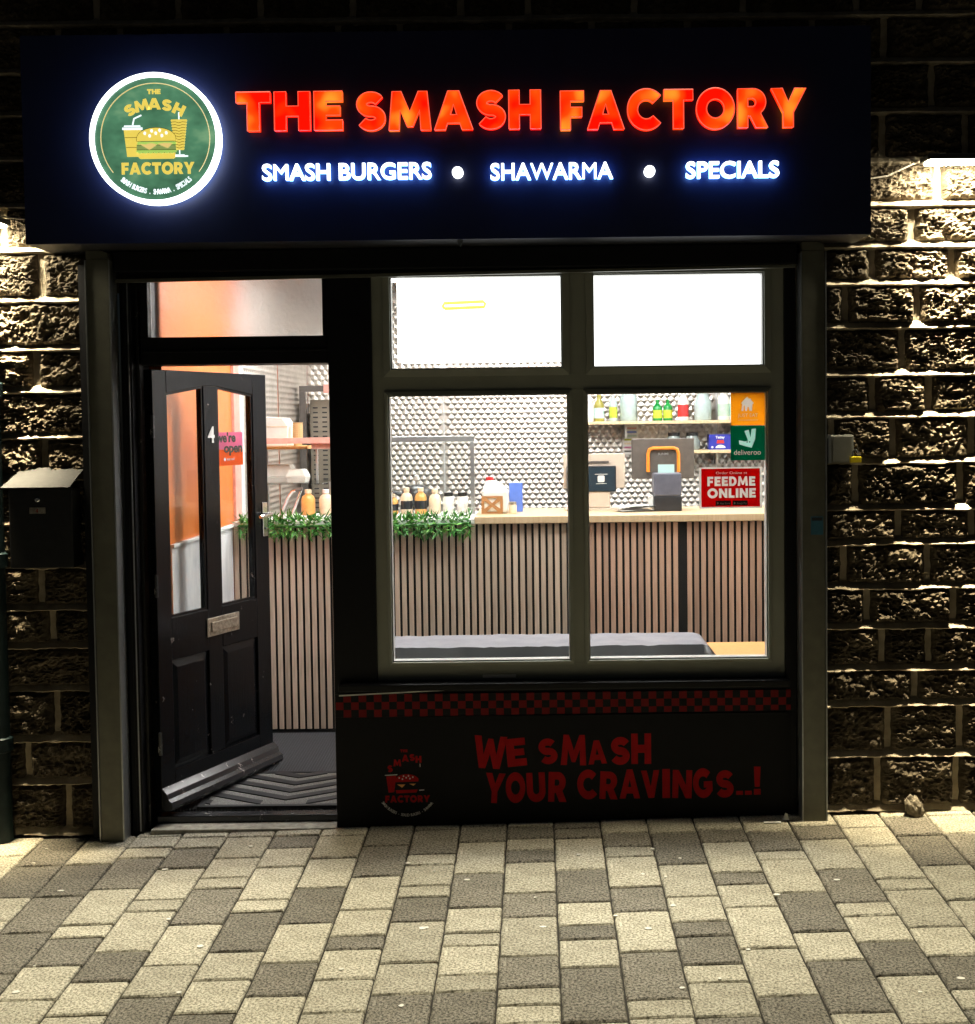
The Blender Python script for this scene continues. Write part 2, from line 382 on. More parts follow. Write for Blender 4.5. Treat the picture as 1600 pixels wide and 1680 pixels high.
def line(body, x0, x1, z0, z1, bold=0.0, glyph=None, gap=0.1):
    """each glyph of a line of lettering: [(char, loops-or-mesh, x offset, scale x, scale z, base)]"""
    out = []; x = 0
    if glyph:
        for ch in body:
            if ch == ' ': x += 0.42; continue
            lp = glyph[ch]; w = max(p[0] for l in lp for p in l)
            out.append((ch, x, x + w)); x += w + gap
        tot = x - gap; s = (x1 - x0) / tot; h = z1 - z0
        return [(ch, [[(p[0] * s, p[1] * h) for p in l] for l in glyph[ch]], x0 + a * s) for ch, a, b in out]
    full = bounds(font_mesh(body, bold)); s = (x1 - x0) / (full[1] - full[0])
    for i, ch in enumerate(body):
        if ch == ' ': continue
        e = bounds(font_mesh(body[:i + 1], bold))[1]; b = bounds(font_mesh(ch, bold))
        out.append((ch, (e - b[1] - full[0]) * s + x0, s))
    return out
def letter(ch, name, mat, parent, x, y, z, sx, sz, depth, bold=0.0, rot=0.0, halo=None):
    me = font_mesh(ch, min(bold, 0.0) if ch in 'MW' else bold).copy(); me.materials.clear()
    for v in me.vertices: v.co = (v.co.x * sx, v.co.y * depth / 0.02, v.co.z * sz)
    if halo:
        me.materials.append(M[mat]); me.materials.append(M[halo])
        for p in me.polygons: p.material_index = 0 if p.normal.y < -0.5 else 1
    return link(name, me, mat, parent, (x, y, z), (0, -rot, 0))
def textline(body, parent, mat, x0, x1, y, z0, cap, depth=0.002, bold=0.0, name='letter', merge=False, halo=None):
    """a straight line of lettering, cap height cap; merge -> one flat print object"""
    hcap = bounds(font_mesh('H', bold)); sz = cap / (hcap[3] - hcap[2])
    res = []
    if merge:
        me = font_mesh(body, bold).copy(); b = bounds(me); s = (x1 - x0) / (b[1] - b[0])
        for v in me.vertices: v.co = ((v.co.x - b[0]) * s, v.co.y * depth / 0.02, v.co.z * sz)
        return link(name, me, mat, parent, (x0, y, z0))
    for ch, x, s in line(body, x0, x1, 0, 1, bold):
        res.append(letter(ch, name, mat, parent, x, y, z0, s, sz, depth, bold, halo=halo))
    return res

def arc(cx, cy, rx, ry, a0, a1, n=20):
    return [(cx + rx * math.cos(R(a0 + (a1 - a0) * i / n)), cy + ry * math.sin(R(a0 + (a1 - a0) * i / n))) for i in range(n + 1)]
def s_glyph(w=0.135):
    path = arc(.41, .68, .255, .182, 28, 268, 22) + arc(.41, .32, .265, .182, 92, -152, 22)[0:]
    l, r = [], []
    for i, p in enumerate(path):
        a = Vector(path[max(i - 1, 0)]); b = Vector(path[min(i + 1, len(path) - 1)]); d = (b - a).normalized(); n = Vector((-d.y, d.x))
        l.append((p[0] + n.x * w, p[1] + n.y * w)); r.append((p[0] - n.x * w, p[1] - n.y * w))
    return [l + r[::-1]]
G = {
 'T': [[(0, 1), (.84, 1), (.84, .73), (.57, .73), (.57, 0), (.27, 0), (.27, .73), (0, .73)]],
 'H': [[(0, 0), (.29, 0), (.29, .37), (.59, .37), (.59, 0), (.88, 0), (.88, 1), (.59, 1), (.59, .63), (.29, .63), (.29, 1), (0, 1)]],
 'E': [[(0, 0), (.70, 0), (.70, .26), (.29, .26), (.29, .38), (.64, .38), (.64, .62), (.29, .62), (.29, .74), (.70, .74), (.70, 1), (0, 1)]],
 'F': [[(0, 0), (.29, 0), (.29, .33), (.62, .33), (.62, .58), (.29, .58), (.29, .74), (.68, .74), (.68, 1), (0, 1)]],
 'M': [[(0, 0), (.28, 0), (.31, .52), (.50, .10), (.66, .10), (.85, .52), (.88, 0), (1.16, 0), (1.06, 1), (.82, 1), (.58, .48), (.34, 1), (.10, 1)]],
 'A': [[(0, 0), (.30, 0), (.36, .17), (.70, .17), (.76, 0), (1.06, 0), (.68, 1), (.38, 1)], [(.44, .39), (.62, .39), (.53, .66)]],
 'Y': [[(.35, 0), (.64, 0), (.64, .38), (1.0, 1), (.68, 1), (.50, .64), (.32, 1), (0, 1), (.35, .38)]],
 'O': [arc(.55, .5, .55, .53, 0, 360, 36)[:-1], arc(.55, .5, .255, .245, 0, 360, 28)[:-1]],
 'C': [arc(.55, .5, .55, .53, 42, 318, 30) + arc(.55, .5, .255, .245, 318, 42, 24)],
 'R': [[(0, 0), (.29, 0), (.29, .30), (.36, .30), (.53, 0), (.87, 0), (.66, .365)] + arc(.44, .66, .37, .34, -48, 90, 14) + [(0, 1)],
       [(.29, .54), (.42, .54)] + arc(.42, .645, .10, .105, -80, 80, 8) + [(.42, .75), (.29, .75)]],
 'S': s_glyph(),
 'P': [[(0, 0), (.29, 0), (.29, .30), (.44, .30)] + arc(.44, .65, .37, .35, -85, 85, 14) + [(.44, 1), (0, 1)], [(.29, .54), (.42, .54)] + arc(.42, .645, .10, .105, -80, 80, 8) + [(.42, .75), (.29, .75)]],
 'B': [[(0, 0), (.46, 0)] + arc(.46, .29, .37, .29, -85, 55, 12) + arc(.44, .73, .33, .27, -35, 88, 10) + [(.44, 1), (0, 1)], [(.29, .21), (.44, .21)] + arc(.44, .295, .08, .085, -80, 80, 6) + [(.44, .38), (.29, .38)], [(.29, .61), (.42, .61)] + arc(.42, .685, .07, .075, -80, 80, 6) + [(.42, .76), (.29, .76)]],
 'U': [[(0, 1), (0, .36)] + arc(.44, .36, .44, .38, 185, 355, 16) + [(.88, .36), (.88, 1), (.59, 1), (.59, .38)] + arc(.44, .38, .15, .13, 355, 185, 10) + [(.29, .38), (.29, 1)]],
 'V': [[(0, 1), (.31, 1), (.51, .40), (.71, 1), (1.02, 1), (.67, 0), (.35, 0)]],
 'W': [[(0, 1), (.28, 1), (.40, .42), (.56, .92), (.76, .92), (.92, .42), (1.04, 1), (1.32, 1), (1.08, 0), (.82, 0), (.66, .46), (.50, 0), (.24, 0)]],
 'G': [arc(.55, .5, .55, .53, 45, 325, 30) + [(1.04, .20), (1.04, .56), (.58, .56), (.58, .34), (.76, .34)] + arc(.55, .5, .255, .245, 318, 45, 22)],
 '.': [[(0, 0), (.3, 0), (.3, .2), (0, .2)]], '!': [[(0, 0), (.3, 0), (.3, .2), (0, .2)], [(.04, .28), (.26, .28), (.3, 1), (0, 1)]],
 'D': [[(0, 0), (.38, 0)] + arc(.38, .5, .46, .5, -85, 85, 18) + [(.38, 1), (0, 1)], [(.28, .25), (.38, .25)] + arc(.38, .5, .18, .25, -80, 80, 12) + [(.38, .75), (.28, .75)]],
 'N': [[(0, 0), (.27, 0), (.27, .54), (.62, 0), (.89, 0), (.89, 1), (.62, 1), (.62, .46), (.27, 1), (0, 1)]],
 'L': [[(0, 0), (.64, 0), (.64, .26), (.29, .26), (.29, 1), (0, 1)]], 'I': [[(0, 0), (.29, 0), (.29, 1), (0, 1)]],
}
def glyphline(body, parent, mat, x0, x1, y, z0, z1, depth, name='letter', gap=0.1, rim=None, halo=None):
    for ch, lp, x in line(body, x0, x1, z0, z1, glyph=G, gap=gap):
        me = shape_mesh(lp, depth)
        if halo:
            me.materials.append(M[mat]); me.materials.append(M[halo])
            for p in me.polygons: p.material_index = 0 if p.normal.y < -0.5 else 1
        o = link(name, me, mat, parent, (x, y, z0))
        if rim:
            k = 0.005
            cx = sum(p[0] for p in lp[0]) / len(lp[0])
            rm = MB()
            for l in lp:
                rm.tube([(p[0], -depth, p[1]) for p in l] + [(l[0][0], -depth, l[0][1])], 0.0026, 5)
            link('letter_rim', rm.mesh(), rim, o)

# ------------------------------------------------------------------ ground
SX, SY = 0.0173, 0.0375
def gz(x, y): return SX * x + SY * min(y, 0.3)
def sheet(x0, x1, y0, y1, dz): return MB().add([(x0, y0, SX * x0 + SY * y0 + dz), (x1, y0, SX * x1 + SY * y0 + dz), (x1, y1, SX * x1 + SY * y1 + dz), (x0, y1, SX * x0 + SY * y1 + dz)], [(0, 1, 2, 3)]).mesh()
struct('street', sheet(-60, 60, -60, 0.28, -0.055), 'street')
pavement = struct('pavement', sheet(-3.3, 3.0, -2.75, 0.26, -0.011), 'bed')
PAV = {
-7: ([-0.07, -0.19, -0.3, -0.61, -0.92, -1.02, -1.23, -1.46], 'LLDLLDLL'), -6: ([-0.09, -0.21, -0.42, -0.72, -0.82, -1.14, -1.35, -1.56], 'LDLLLDLL'),
-5: ([-0.1, -0.33, -0.53, -0.63, -0.94, -1.25, -1.46], 'LLLDLLD'), -4: ([-0.1, -0.24, -0.44, -0.75, -0.85, -1.16, -1.36, -1.57], 'DLLLDLLD'),
-3: ([-0.12, -0.36, -0.65, -0.96, -1.26, -1.48], 'LLDLDL'), -2: ([0.03, -0.25, -0.56, -0.86, -1.07, -1.17, -1.38, -1.59], 'DDLLDLLL'),
-1: ([-0.08, -0.35, -0.46, -0.66, -0.76, -0.97, -1.28, -1.49], 'DLLLDLLD'), 0: ([-0.06, -0.23, -0.56, -0.87, -1.07, -1.17, -1.38], 'DLDLLLL'),
1: ([-0.07, -0.21, -0.34, -0.46, -0.75, -0.96, -1.26, -1.47, -1.58], 'DLDLDLDLL'), 2: ([-0.11, -0.22, -0.55, -0.85, -1.04, -1.15, -1.35, -1.69], 'DLDLDLDL'),
3: ([-0.18, -0.33, -0.44, -0.73, -0.94, -1.25, -1.57], 'DLLDLDL'), 4: ([-0.2, -0.53, -0.83, -1.04, -1.15, -1.35, -1.47, -1.68], 'DLLDDLLD'),
5: ([-0.17, -0.31, -0.62, -0.73, -0.93, -1.25, -1.57], 'DLDLLLD'), 6: ([-0.21, -0.42, -0.51, -0.82, -1.14, -1.35, -1.68], 'DLLDLDL'),
7: ([-0.16, -0.31, -0.62, -0.92, -1.03, -1.23, -1.46, -1.76], 'DLDLLDLL'), 8: ([-0.04, -0.2, -0.4, -0.72, -0.82, -1.13, -1.34, -1.56, -1.68], 'LLLLLLDLD'),
9: ([-0.09, -0.3, -0.61, -0.92, -1.19], 'DDLLD')}
def paver_mesh(w, l, r):
    nx, ny = max(2, round(w / 0.045)), max(2, round(l / 0.045))
    v, f = [], []
    def ring(inset, z, jit):
        pts = []
        for i in range(nx): pts.append((-w / 2 + inset + (w - 2 * inset) * i / nx, -l / 2 + inset))
        for i in range(ny): pts.append((w / 2 - inset, -l / 2 + inset + (l - 2 * inset) * i / ny))
        for i in range(nx): pts.append((w / 2 - inset - (w - 2 * inset) * i / nx, l / 2 - inset))
        for i in range(ny): pts.append((-w / 2 + inset, l / 2 - inset - (l - 2 * inset) * i / ny))
        return [(x + r.uniform(-jit, jit), y + r.uniform(-jit, jit), z + r.uniform(-jit, jit) * 0.4) for x, y in pts]
    n = 2 * (nx + ny)
    rings = [ring(0.0, -0.05, 0), ring(0.0, -0.007, 0.0016), ring(0.0045, -0.0012, 0.0014), ring(0.012, 0.0, 0.0004)]
    for q in rings: v += q
    for a in range(3):
        for k in range(n): f.append((a * n + k, a * n + (k + 1) % n, (a + 1) * n + (k + 1) % n, (a + 1) * n + k))
    f.append(tuple(range(3 * n, 4 * n)))
    me = bpy.data.meshes.new('paver'); me.from_pydata(v, [], f); me.update()
    return me
pr = random.Random(11); pav_cache = {}
n_pav = 0
for c in range(-14, 16):
    x = -0.145 + (c - 1) * 0.2025 + 0.10125
    b, cols = PAV.get(c, ([], ''))
    b = list(b) or [-0.02 - pr.random() * 0.2]; cols = list(cols) or [pr.choice('LD')]
    if b[0] < 0.0:
        top = 0.20 if -1.74 < x < -0.9 else 0.0
        if b[0] < -0.05: b.insert(0, 0.01); cols.insert(0, 'L' if c in (-7, -6, -5, -4, -3) else pr.choice('LD'))
    while b[-1] > -2.55:
        s = pr.choice([0.1025, 0.205, 0.205, 0.3075, 0.3075, 0.3075]); b.append(b[-1] - s); cols.append('D' if pr.random() < 0.38 else 'L')
    for i in range(len(b) - 1):
        l = b[i] - b[i + 1] - 0.006; y = (b[i] + b[i + 1]) / 2
        if l < 0.04 or x < -2.62 or x > 2.3 or y < -2.3: continue
        key = (round(l, 2), cols[i], pr.randrange(3))
        if key not in pav_cache:
            pav_cache[key] = paver_mesh(0.1965, round(l, 2) - 0.001, pr)
        tilt = 0.004
        o = link('paver', pav_cache[key], 'pav_l' if cols[i] == 'L' else 'pav_d', pavement,
                 (x, y, gz(x, y) + pr.uniform(-0.002, 0.0015)),
                 (math.atan(SY) + pr.uniform(-tilt, tilt), -math.atan(SX) + pr.uniform(-tilt, tilt), pr.uniform(-0.004, 0.004)))
        n_pav += 1
gum = MB()
for i in range(46):
    x, y, r = pr.uniform(-2.3, 1.9), pr.uniform(-1.8, -0.15), pr.choice([0.005, 0.007, 0.009, 0.013])
    e = pr.uniform(0.5, 1.0); a0 = pr.random() * 3
    pts = [(x + r * math.cos(a0 + k * .785) * pr.uniform(.8, 1.15), y + r * e * math.sin(a0 + k * .785) * pr.uniform(.8, 1.15)) for k in range(8)]
    gum.add([(p, q, gz(p, q) + 0.0032) for p, q in pts] + [(p, q, gz(p, q) - 0.004) for p, q in pts],
            [tuple(range(8))] + [(k, (k + 1) % 8, (k + 1) % 8 + 8, k + 8) for k in range(8)])
gm = link('chewing_gum', gum.mesh(), 'gum', pavement); gm['kind'] = 'stuff'

# ------------------------------------------------------------------ the stone building
bld = thing('stone_building', 'dark rough gritstone building with pale pointed joints around the shopfront', 'building', (0, 0, 0))
wl = MB().box(-4.2, -1.905, 0.0, 0.30, -0.2, 2.44).mesh(); link('wall', wl, 'mortar', bld)
wr = MB().box(1.235, 4.2, 0.0, 0.30, -0.2, 2.44).mesh(); link('wall', wr, 'mortar', bld)
wt = MB().box(-4.2, 4.2, 0.0, 4.2, 2.78, 8.2).box(-4.2, 4.2, 0.0, 0.16, 2.44, 2.78).mesh(); link('upper_wall', wt, 'mortar', bld)
def stone_mesh(w, h, seed):
    rnd = random.Random(seed); d = 0.0066
    nx, nz = max(4, round(w / d)), max(4, round(h / d))
    off = Vector((rnd.uniform(-50, 50), rnd.uniform(-50, 50), rnd.uniform(-50, 50)))
    bulge, amp = rnd.uniform(0.012, 0.026), rnd.uniform(0.030, 0.048)
    skew = rnd.uniform(-.3, .3); strata = rnd.choice([1.5, 2.2, 3.2])
    v, f = [], []
    for j in range(nz + 1):
        for i in range(nx + 1):
            u, t = i / nx, j / nz
            e = min(1.0, min(u, 1 - u) * w / 0.028) ; g = min(1.0, min(t, 1 - t) * h / 0.022)
            edge = min(e, g); edge = edge * edge * (3 - 2 * edge)
            x, z = (u - .5) * w, (t - .5) * h
            p = Vector((x * 14, z * 14 * strata * .8 + x * skew * 14, 0)) + off
            n1 = noise.noise(p); n2 = abs(noise.noise(p * 2.3 + Vector((7, 3, 1)))); n3 = noise.noise(p * 4.9)
            hgt = bulge + amp * (0.45 * n1 + 0.70 * (0.33 - n2) + 0.36 * n3 + 0.24 * abs(noise.noise(p * 9.1)))
            y = -(0.004 + max(0.0, hgt + 0.008) * (0.12 + 0.88 * edge)) if edge > 0 else 0.012
            jx = noise.noise(Vector((x * 30, z * 30, 5)) + off) * 0.005; jz = noise.noise(Vector((x * 22, z * 30, 9)) + off) * 0.006
            v.append((x + jx, y, z + jz))
    for j in range(nz):
        for i in range(nx):
            a = j * (nx + 1) + i; f.append((a, a + 1, a + nx + 2, a + nx + 1))
    me = bpy.data.meshes.new('stone'); me.from_pydata(v, [], f); me.update(); return me
sd_ = 100
def course(z0, z1, x0, x1, perps, sd):
    xs = [x0] + [p for p in sorted(perps) if x0 + 0.04 < p < x1 - 0.04] + [x1]
    for a, b in zip(xs[:-1], xs[1:]):
        w, h = b - a - 0.022, z1 - z0 - 0.020
        link('stone', stone_mesh(w, h, sd), 'stone', bld, ((a + b) / 2, -0.001, (z0 + z1) / 2)); sd += 1
    return sd
def bed(z, x0, x1, seed):
    """weathered pointing: slopes out to a ragged lower lip"""
    rnd = random.Random(seed); n = int((x1 - x0) / 0.011); v, f = [], []
    for i in range(n + 1):
        x = x0 + (x1 - x0) * i / n
        q = noise.noise(Vector((x * 9, seed * 3.1, 0))); q2 = noise.noise(Vector((x * 45, seed * 1.7, 4)))
        lip = 0.042 + 0.008 * q + 0.006 * q2; drop = 0.011 + 0.007 * q + 0.007 * max(0, q2)
        zz = z + 0.006 * noise.noise(Vector((x * 2.2, seed, 8)))
        v += [(x, 0.004, zz + 0.030 + 0.004 * q2), (x, -lip * .5, zz + 0.013), (x, -lip, zz - drop * .55), (x, -lip * .8, zz - drop), (x, 0.004, zz - drop - 0.003)]
    for i in range(n):
        for k in range(4): a = i * 5 + k; f.append((a, a + 5, a + 6, a + 1))
    me = bpy.data.meshes.new('mortar_joint'); me.from_pydata(v, [], f); me.update()
    return link('mortar_joint', me, 'mortar', bld)
def px(p): return (p - 880) * 0.00264
ZR = [-0.17, .04, .278, .501, .657, .841, 1.015, 1.207, 1.358, 1.562, 1.760, 1.939, 2.143, 2.329, 2.488, 2.665, 2.85, 3.06, 3.27, 3.47, 3.68]
PR = {1: (1442, 1572), 2: (1459, 1578), 3: (1503,), 4: (1449, 1526), 5: (1424, 1567), 6: (1386, 1524), 7: (1363, 1476, 1597), 8: (1405, 1578), 9: (1366, 1467),
      10: (1433, 1526), 11: (1482,), 12: (1389, 1507), 13: (1433, 1563), 14: (1497,), 15: (1410, 1540), 16: (1450, 1585), 17: (1400, 1530)}
rr = random.Random(5); sd_ = 100
for i in range(len(ZR) - 1):
    x0 = 1.242 if ZR[i] < 2.44 else 1.25
    if ZR[i] >= 3.2: continue
    ps = [px(p) for p in PR.get(i, (1430, 1560))]; q = max(ps) + 0.34
    while q < 2.5: ps.append(q); q += rr.uniform(0.24, 0.42)
    sd_ = course(ZR[i], ZR[i + 1], x0, 2.5, ps, sd_); bed(ZR[i + 1], x0, 2.5, 40 + i)
ZL = [-0.22, -0.02, .20, .39, .61, .80, .966, 1.15, 1.34, 1.53, 1.71, 1.91, 2.09, 2.30, 2.51, 2.70, 2.90, 3.09, 3.27]
PL = {11: (62,), 9: (72,), 5: (77,), 3: (80,), 2: (30,), 7: (50,), 8: (95,), 13: (75,), 1: (95,), 6: (60,), 14: (15,)}
for i in range(len(ZL) - 1):
    x1 = -1.908
    ps = [px(p) for p in PL.get(i, ())]; q = (min(ps) if ps else -2.12) - 0.33
    while q > -2.75: ps.append(q); q -= rr.uniform(0.24, 0.42)
    sd_ = course(ZL[i], ZL[i + 1], -2.75, x1, ps, sd_); bed(ZL[i + 1], -2.75, x1, 80 + i)
for z0, z1 in ((3.27, 3.47), (3.47, 3.68), (3.68, 3.90)):
    ps = []; q = -2.75 + rr.uniform(.2, .4)
    while q < 2.4: ps.append(q); q += rr.uniform(0.26, 0.52)
    sd_ = course(z0, z1, -2.75, 2.5, ps, sd_); bed(z1, -2.75, 2.5, int(z0 * 100))
bed(3.27, -2.75, 2.5, 7)

# ------------------------------------------------------------------ fascia sign
SGN = thing('fascia_sign', 'long black fascia sign with lit red and white raised letters above the shopfront', 'sign', (-0.35, -0.30, 2.498))
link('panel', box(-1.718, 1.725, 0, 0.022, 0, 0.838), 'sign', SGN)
link('return_edge', MB().box(-1.718, -1.700, 0.022, 0.295, 0, 0.838).box(1.707, 1.725, 0.022, 0.295, 0, 0.838).box(-1.700, 1.707, 0.022, 0.295, 0, 0.012).box(-1.700, 1.707, 0.022, 0.295, 0.826, 0.838).mesh(), 'signedge', SGN)
def sgx(x): return x + 0.35
for word, a, b, z in (('THE', -1.190, -0.762, 2.9345), ('SMASH', -0.708, 0.036, 2.930), ('FACTORY', 0.115, 1.103, 2.924)):
    glyphline(word, SGN, 'led_red', sgx(a), sgx(b), -0.012, z - 2.498, z - 2.498 + 0.155, 0.026, gap=0.095, rim='led_rim')
for body, a, b, z in (('SMASH BURGERS', -1.093, -0.409, 2.739), ('SHAWARMA', -0.170, 0.325, 2.731), ('SPECIALS', 0.620, 0.997, 2.728)):
    textline(body, SGN, 'led_white', sgx(a), sgx(b), -0.010, z - 2.498, 0.066, 0.022, bold=0.015, halo='halo')
for x, z in ((-0.303, 2.762), (0.473, 2.757)):
    link('dot', shape_mesh([arc(0, 0, .0225, .0225, 0, 360, 24)[:-1]], 0.022), 'led_white', SGN, (sgx(x), -0.010, z - 2.498))
# the small arrow-shaped catch hanging under the fascia
link('catch', shape_mesh([[(-.012, 0), (.012, 0), (0, -.03)]], 0.01), 'guide_edge', SGN, (sgx(-.30), 0.03, -0.001))

# ------------------------------------------------------------------ round logo sign
LG = thing('logo_sign', 'round lit green logo sign with white glowing rim, burger, cup and kebab', 'sign', (-1.513, -0.302, 2.9045)); LG.scale = (0.962, 1, 0.962)
RR = 0.272
ringm = MB(); 
def annulus(r0, r1, y0, y1, n=72):
    m = MB(); v = []; 
    for k in range(n):
        a = 2 * math.pi * k / n; c, s = math.cos(a), math.sin(a)
        v += [(r0 * c, y0, r0 * s), (r1 * c, y0, r1 * s), (r1 * c, y1, r1 * s), (r0 * c, y1, r0 * s)]
    f = []
    for k in range(n):
        a, b = 4 * k, 4 * ((k + 1) % n)
        for i in range(4): f.append((a + i, b + i, b + (i + 1) % 4, a + (i + 1) % 4))
    return m.add(v, f).mesh()
link('rim', annulus(0.2545, RR, -0.062, -0.02), 'ring', LG)
link('halo_band', annulus(0.235, 0.262, -0.0195, -0.006), 'halo', LG)
link('face', shape_mesh([arc(0, 0, .254, .254, 0, 360, 72)[:-1]], 0.03), 'face', LG, (0, -0.021, 0))
FY = -0.0515
def lp(x, y): return ((x - 785) * 0.0003985, (800 - y) * 0.0003985)     # logo drawing units -> metres
def flat(name, pts, mat, d, parent=LG): return link(name, shape_mesh([[lp(*p) for p in pts]], 0.0015), mat, parent, (0, FY - d, 0))
def stroke(name, pts, r, mat, d, parent=LG):
    return link(name, MB().tube([(lp(*p)[0], 0, lp(*p)[1]) for p in pts], r, 6).mesh(), mat, parent, (0, FY - d, 0))
stroke('line_ring', [(785 + 570 * math.cos(R(a)), 795 - 570 * math.sin(R(a))) for a in range(-38, 221, 4)], 0.0019, 'yel2', 0.001)
def arctext(body, cx, cy, rad, a0, a1, cap, mat, glyph=True, bold=0.02, flip=False, xs=1.0):
    """lettering set along an arc; angles are of the first and last letters' centres"""
    chs = [(i, ch) for i, ch in enumerate(body)]
    for i, ch in chs:
        if ch == ' ': continue
        a = a0 + (a1 - a0) * i / (len(body) - 1)
        x, z = lp(cx + rad * math.cos(R(a)), cy - rad * math.sin(R(a)))
        rot = (a - 90) if not flip else (a + 90)
        if glyph:
            w = max(p[0] for p in G[ch][0]) * cap; me = shape_mesh([[((p[0] * cap - w / 2) * xs, p[1] * cap) for p in l] for l in G[ch]], 0.002)
        else:
            me = font_mesh(ch, bold).copy(); b = bounds(me); s = cap / 0.72
            me.materials.clear()
            for v in me.vertices: v.co = ((v.co.x - (b[0] + b[1]) / 2) * s * xs, v.co.y * 0.1, v.co.z * s)
        link('letter', me, mat, LG, (x, FY - 0.001, z), (0, -R(rot), 0))
def logoline(body, x0, x1, ytop, ybot):
    (a, zb), (b, zt) = lp(x0, ybot), lp(x1, ytop)
    for ch, l, x in line(body, a, b, 0, zt - zb, glyph=G, gap=0.07):
        link('letter', shape_mesh(l, 0.002), 'yel', LG, (x, FY - 0.001, zb))
logoline('THE', 712, 852, 287, 338)
arctext('SMASH', 785, 1010, 512, 117, 63.5, 0.047, 'yel', xs=1.12)
logoline('FACTORY', 425, 1188, 1045, 1168)
arctext('SMASH BURGERS . SHAWARMA . SPECIALS', 785, 815, 560, 229, 311, 0.021, 'pwhite', glyph=False, bold=0.03, flip=True, xs=0.62)
# cup
flat('cup', [(457, 705), (642, 705), (612, 985), (487, 985)], 'yel', 0.001)
flat('cup_lid', [(443, 682), (655, 682), (655, 706), (443, 706)], 'pwhite', 0.0022)
flat('cup_lid', [(465, 660), (630, 660), (636, 676), (459, 676)], 'pwhite', 0.0022)
stroke('straw', [(552, 655), (568, 590), (645, 555)], 0.0034, 'pwhite', 0.002)
for y, a, b in ((786, 468, 633), (888, 479, 622)): stroke('cup_line', [(a, y), (b, y)], 0.0010, 'ink', 0.0028)
# kebab
kb = []
for k in range(11):
    y = 603 + k * 29; kb += [(958 + 3.2 * k, y), (950 + 3.6 * k, y + 14), (960 + 3.4 * k, y + 27)]
kr = [(2075 - p[0], p[1]) for p in reversed(kb)]
flat('kebab', kb + kr, 'yel', 0.001)
for k in range(10): stroke('kebab_line', [(958 + 3.4 * k, 631 + k * 29), (1000, 628 + k * 29), (1036, 640 + k * 29), (1075, 628 + k * 29), (1112 - 3.4 * k, 633 + k * 29)], 0.0010, 'ink', 0.0028)
stroke('skewer', [(1037, 530), (1037, 600)], 0.0032, 'pwhite', 0.001)
stroke('skewer', [(1037, 922), (1037, 960)], 0.0026, 'pwhite', 0.001)
flat('kebab_stand', [(992, 966), (1088, 966), (1088, 974), (1125, 976), (1125, 990), (1088, 992), (992, 990)], 'pwhite', 0.001)
# burger
flat('bun', [(592, 828)] + [(798 + 204 * math.cos(R(a)), 800 - 112 * math.sin(R(a)) + (10 if a in (0, 180) else 0)) for a in range(180, -1, -10)] + [(1000, 828)], 'yel', 0.0036)
flat('lettuce', [(600, 832), (1000, 832), (1004, 862), (598, 862)], 'lgreen', 0.0034)
flat('patty', [(592, 866), (1000, 866), (1004, 915), (588, 915)], 'dgreen', 0.0036)
flat('cheese', [(618, 852), (680, 862), (745, 846), (806, 862), (724, 916)], 'yel2', 0.0052)
flat('cheese', [(812, 856), (880, 846), (968, 850), (916, 900)], 'yel2', 0.0052)
flat('lettuce', [(588, 920), (1008, 920), (1006, 944)] + [(990 - k * 28, 958 if k % 2 else 940) for k in range(15)] + [(588, 944)], 'lgreen', 0.0046)
flat('bun', [(605, 948), (995, 948), (992, 1000), (975, 1010), (628, 1010), (610, 998)], 'yel', 0.0034)
stroke('bun_line', [(592, 828)] + [(798 + 207 * math.cos(R(a)), 800 - 114 * math.sin(R(a))) for a in range(180, -1, -10)] + [(1000, 828), (592, 828)], 0.0010, 'ink', 0.0052)
for y in (866, 917): stroke('bun_line', [(590, y), (1004, y)], 0.0010, 'ink', 0.0052)
for x, y in ((680, 745), (752, 720), (836, 716), (905, 742), (795, 745), (730, 772), (858, 770)):
    flat('sesame_seed', [(x + 13 * math.cos(R(a)), y + 17 * math.sin(R(a))) for a in range(0, 360, 45)], 'pwhite', 0.0052)

# ------------------------------------------------------------------ roller shutter
SH = thing('roller_shutter', 'raised roller shutter with grey steel side guides framing the shopfront', 'shutter', (-0.33, -0.12, 0))
for x0, x1, zb in ((-1.568, -1.461, -0.045), (1.457, 1.566, 0.006)):
    g = link('guide', MB().box(x0 + .006, x1 - .006, 0.0, 0.088, zb, 2.46).mesh(bevel=0.003), 'guide', SH)
    link('edge_strip', MB().box(x0, x0 + .0055, -0.004, 0.084, zb, 2.455).box(x1 - .0055, x1, -0.004, 0.084, zb, 2.455).mesh(), 'guide_edge', g)
    link('backing_strip', MB().box(x0 - .045, x0 - 0.001, 0.045, 0.118, zb, 2.44).mesh() if x0 < 0 else MB().box(x1 + .001, x1 + .012, 0.045, 0.118, zb, 2.44).mesh(), 'black', g)
    hood = [(x0 + .006, 2.4605), (x1 - .006, 2.4605), (x1 - .012, 2.485), (x1 - .035, 2.495), (x0 + .006, 2.495)]
    link('guide_head', MB().prism(hood, 0.0, 0.088).mesh(), 'guide', g)
link('housing', MB().box(-1.452, 1.447, 0.020, 0.118, 2.405, 2.494).mesh(bevel=0.006), 'black', SH)
link('lath', MB().prism([(-1.452, 2.372), (1.447, 2.400), (1.447, 2.4045), (-1.452, 2.4045)], 0.045, 0.060).mesh(), 'black', SH)
link('bottom_bar', MB().prism([(-1.45, 2.362), (1.445, 2.393), (1.445, 2.4045), (-1.45, 2.377)], 0.028, 0.0445).mesh(), 'guide', SH)
st = link('sticker', box(0, 0.052, -0.0025, 0, 0, 0.078), 'label_blue', SH, (1.497, -0.0005, 1.255))
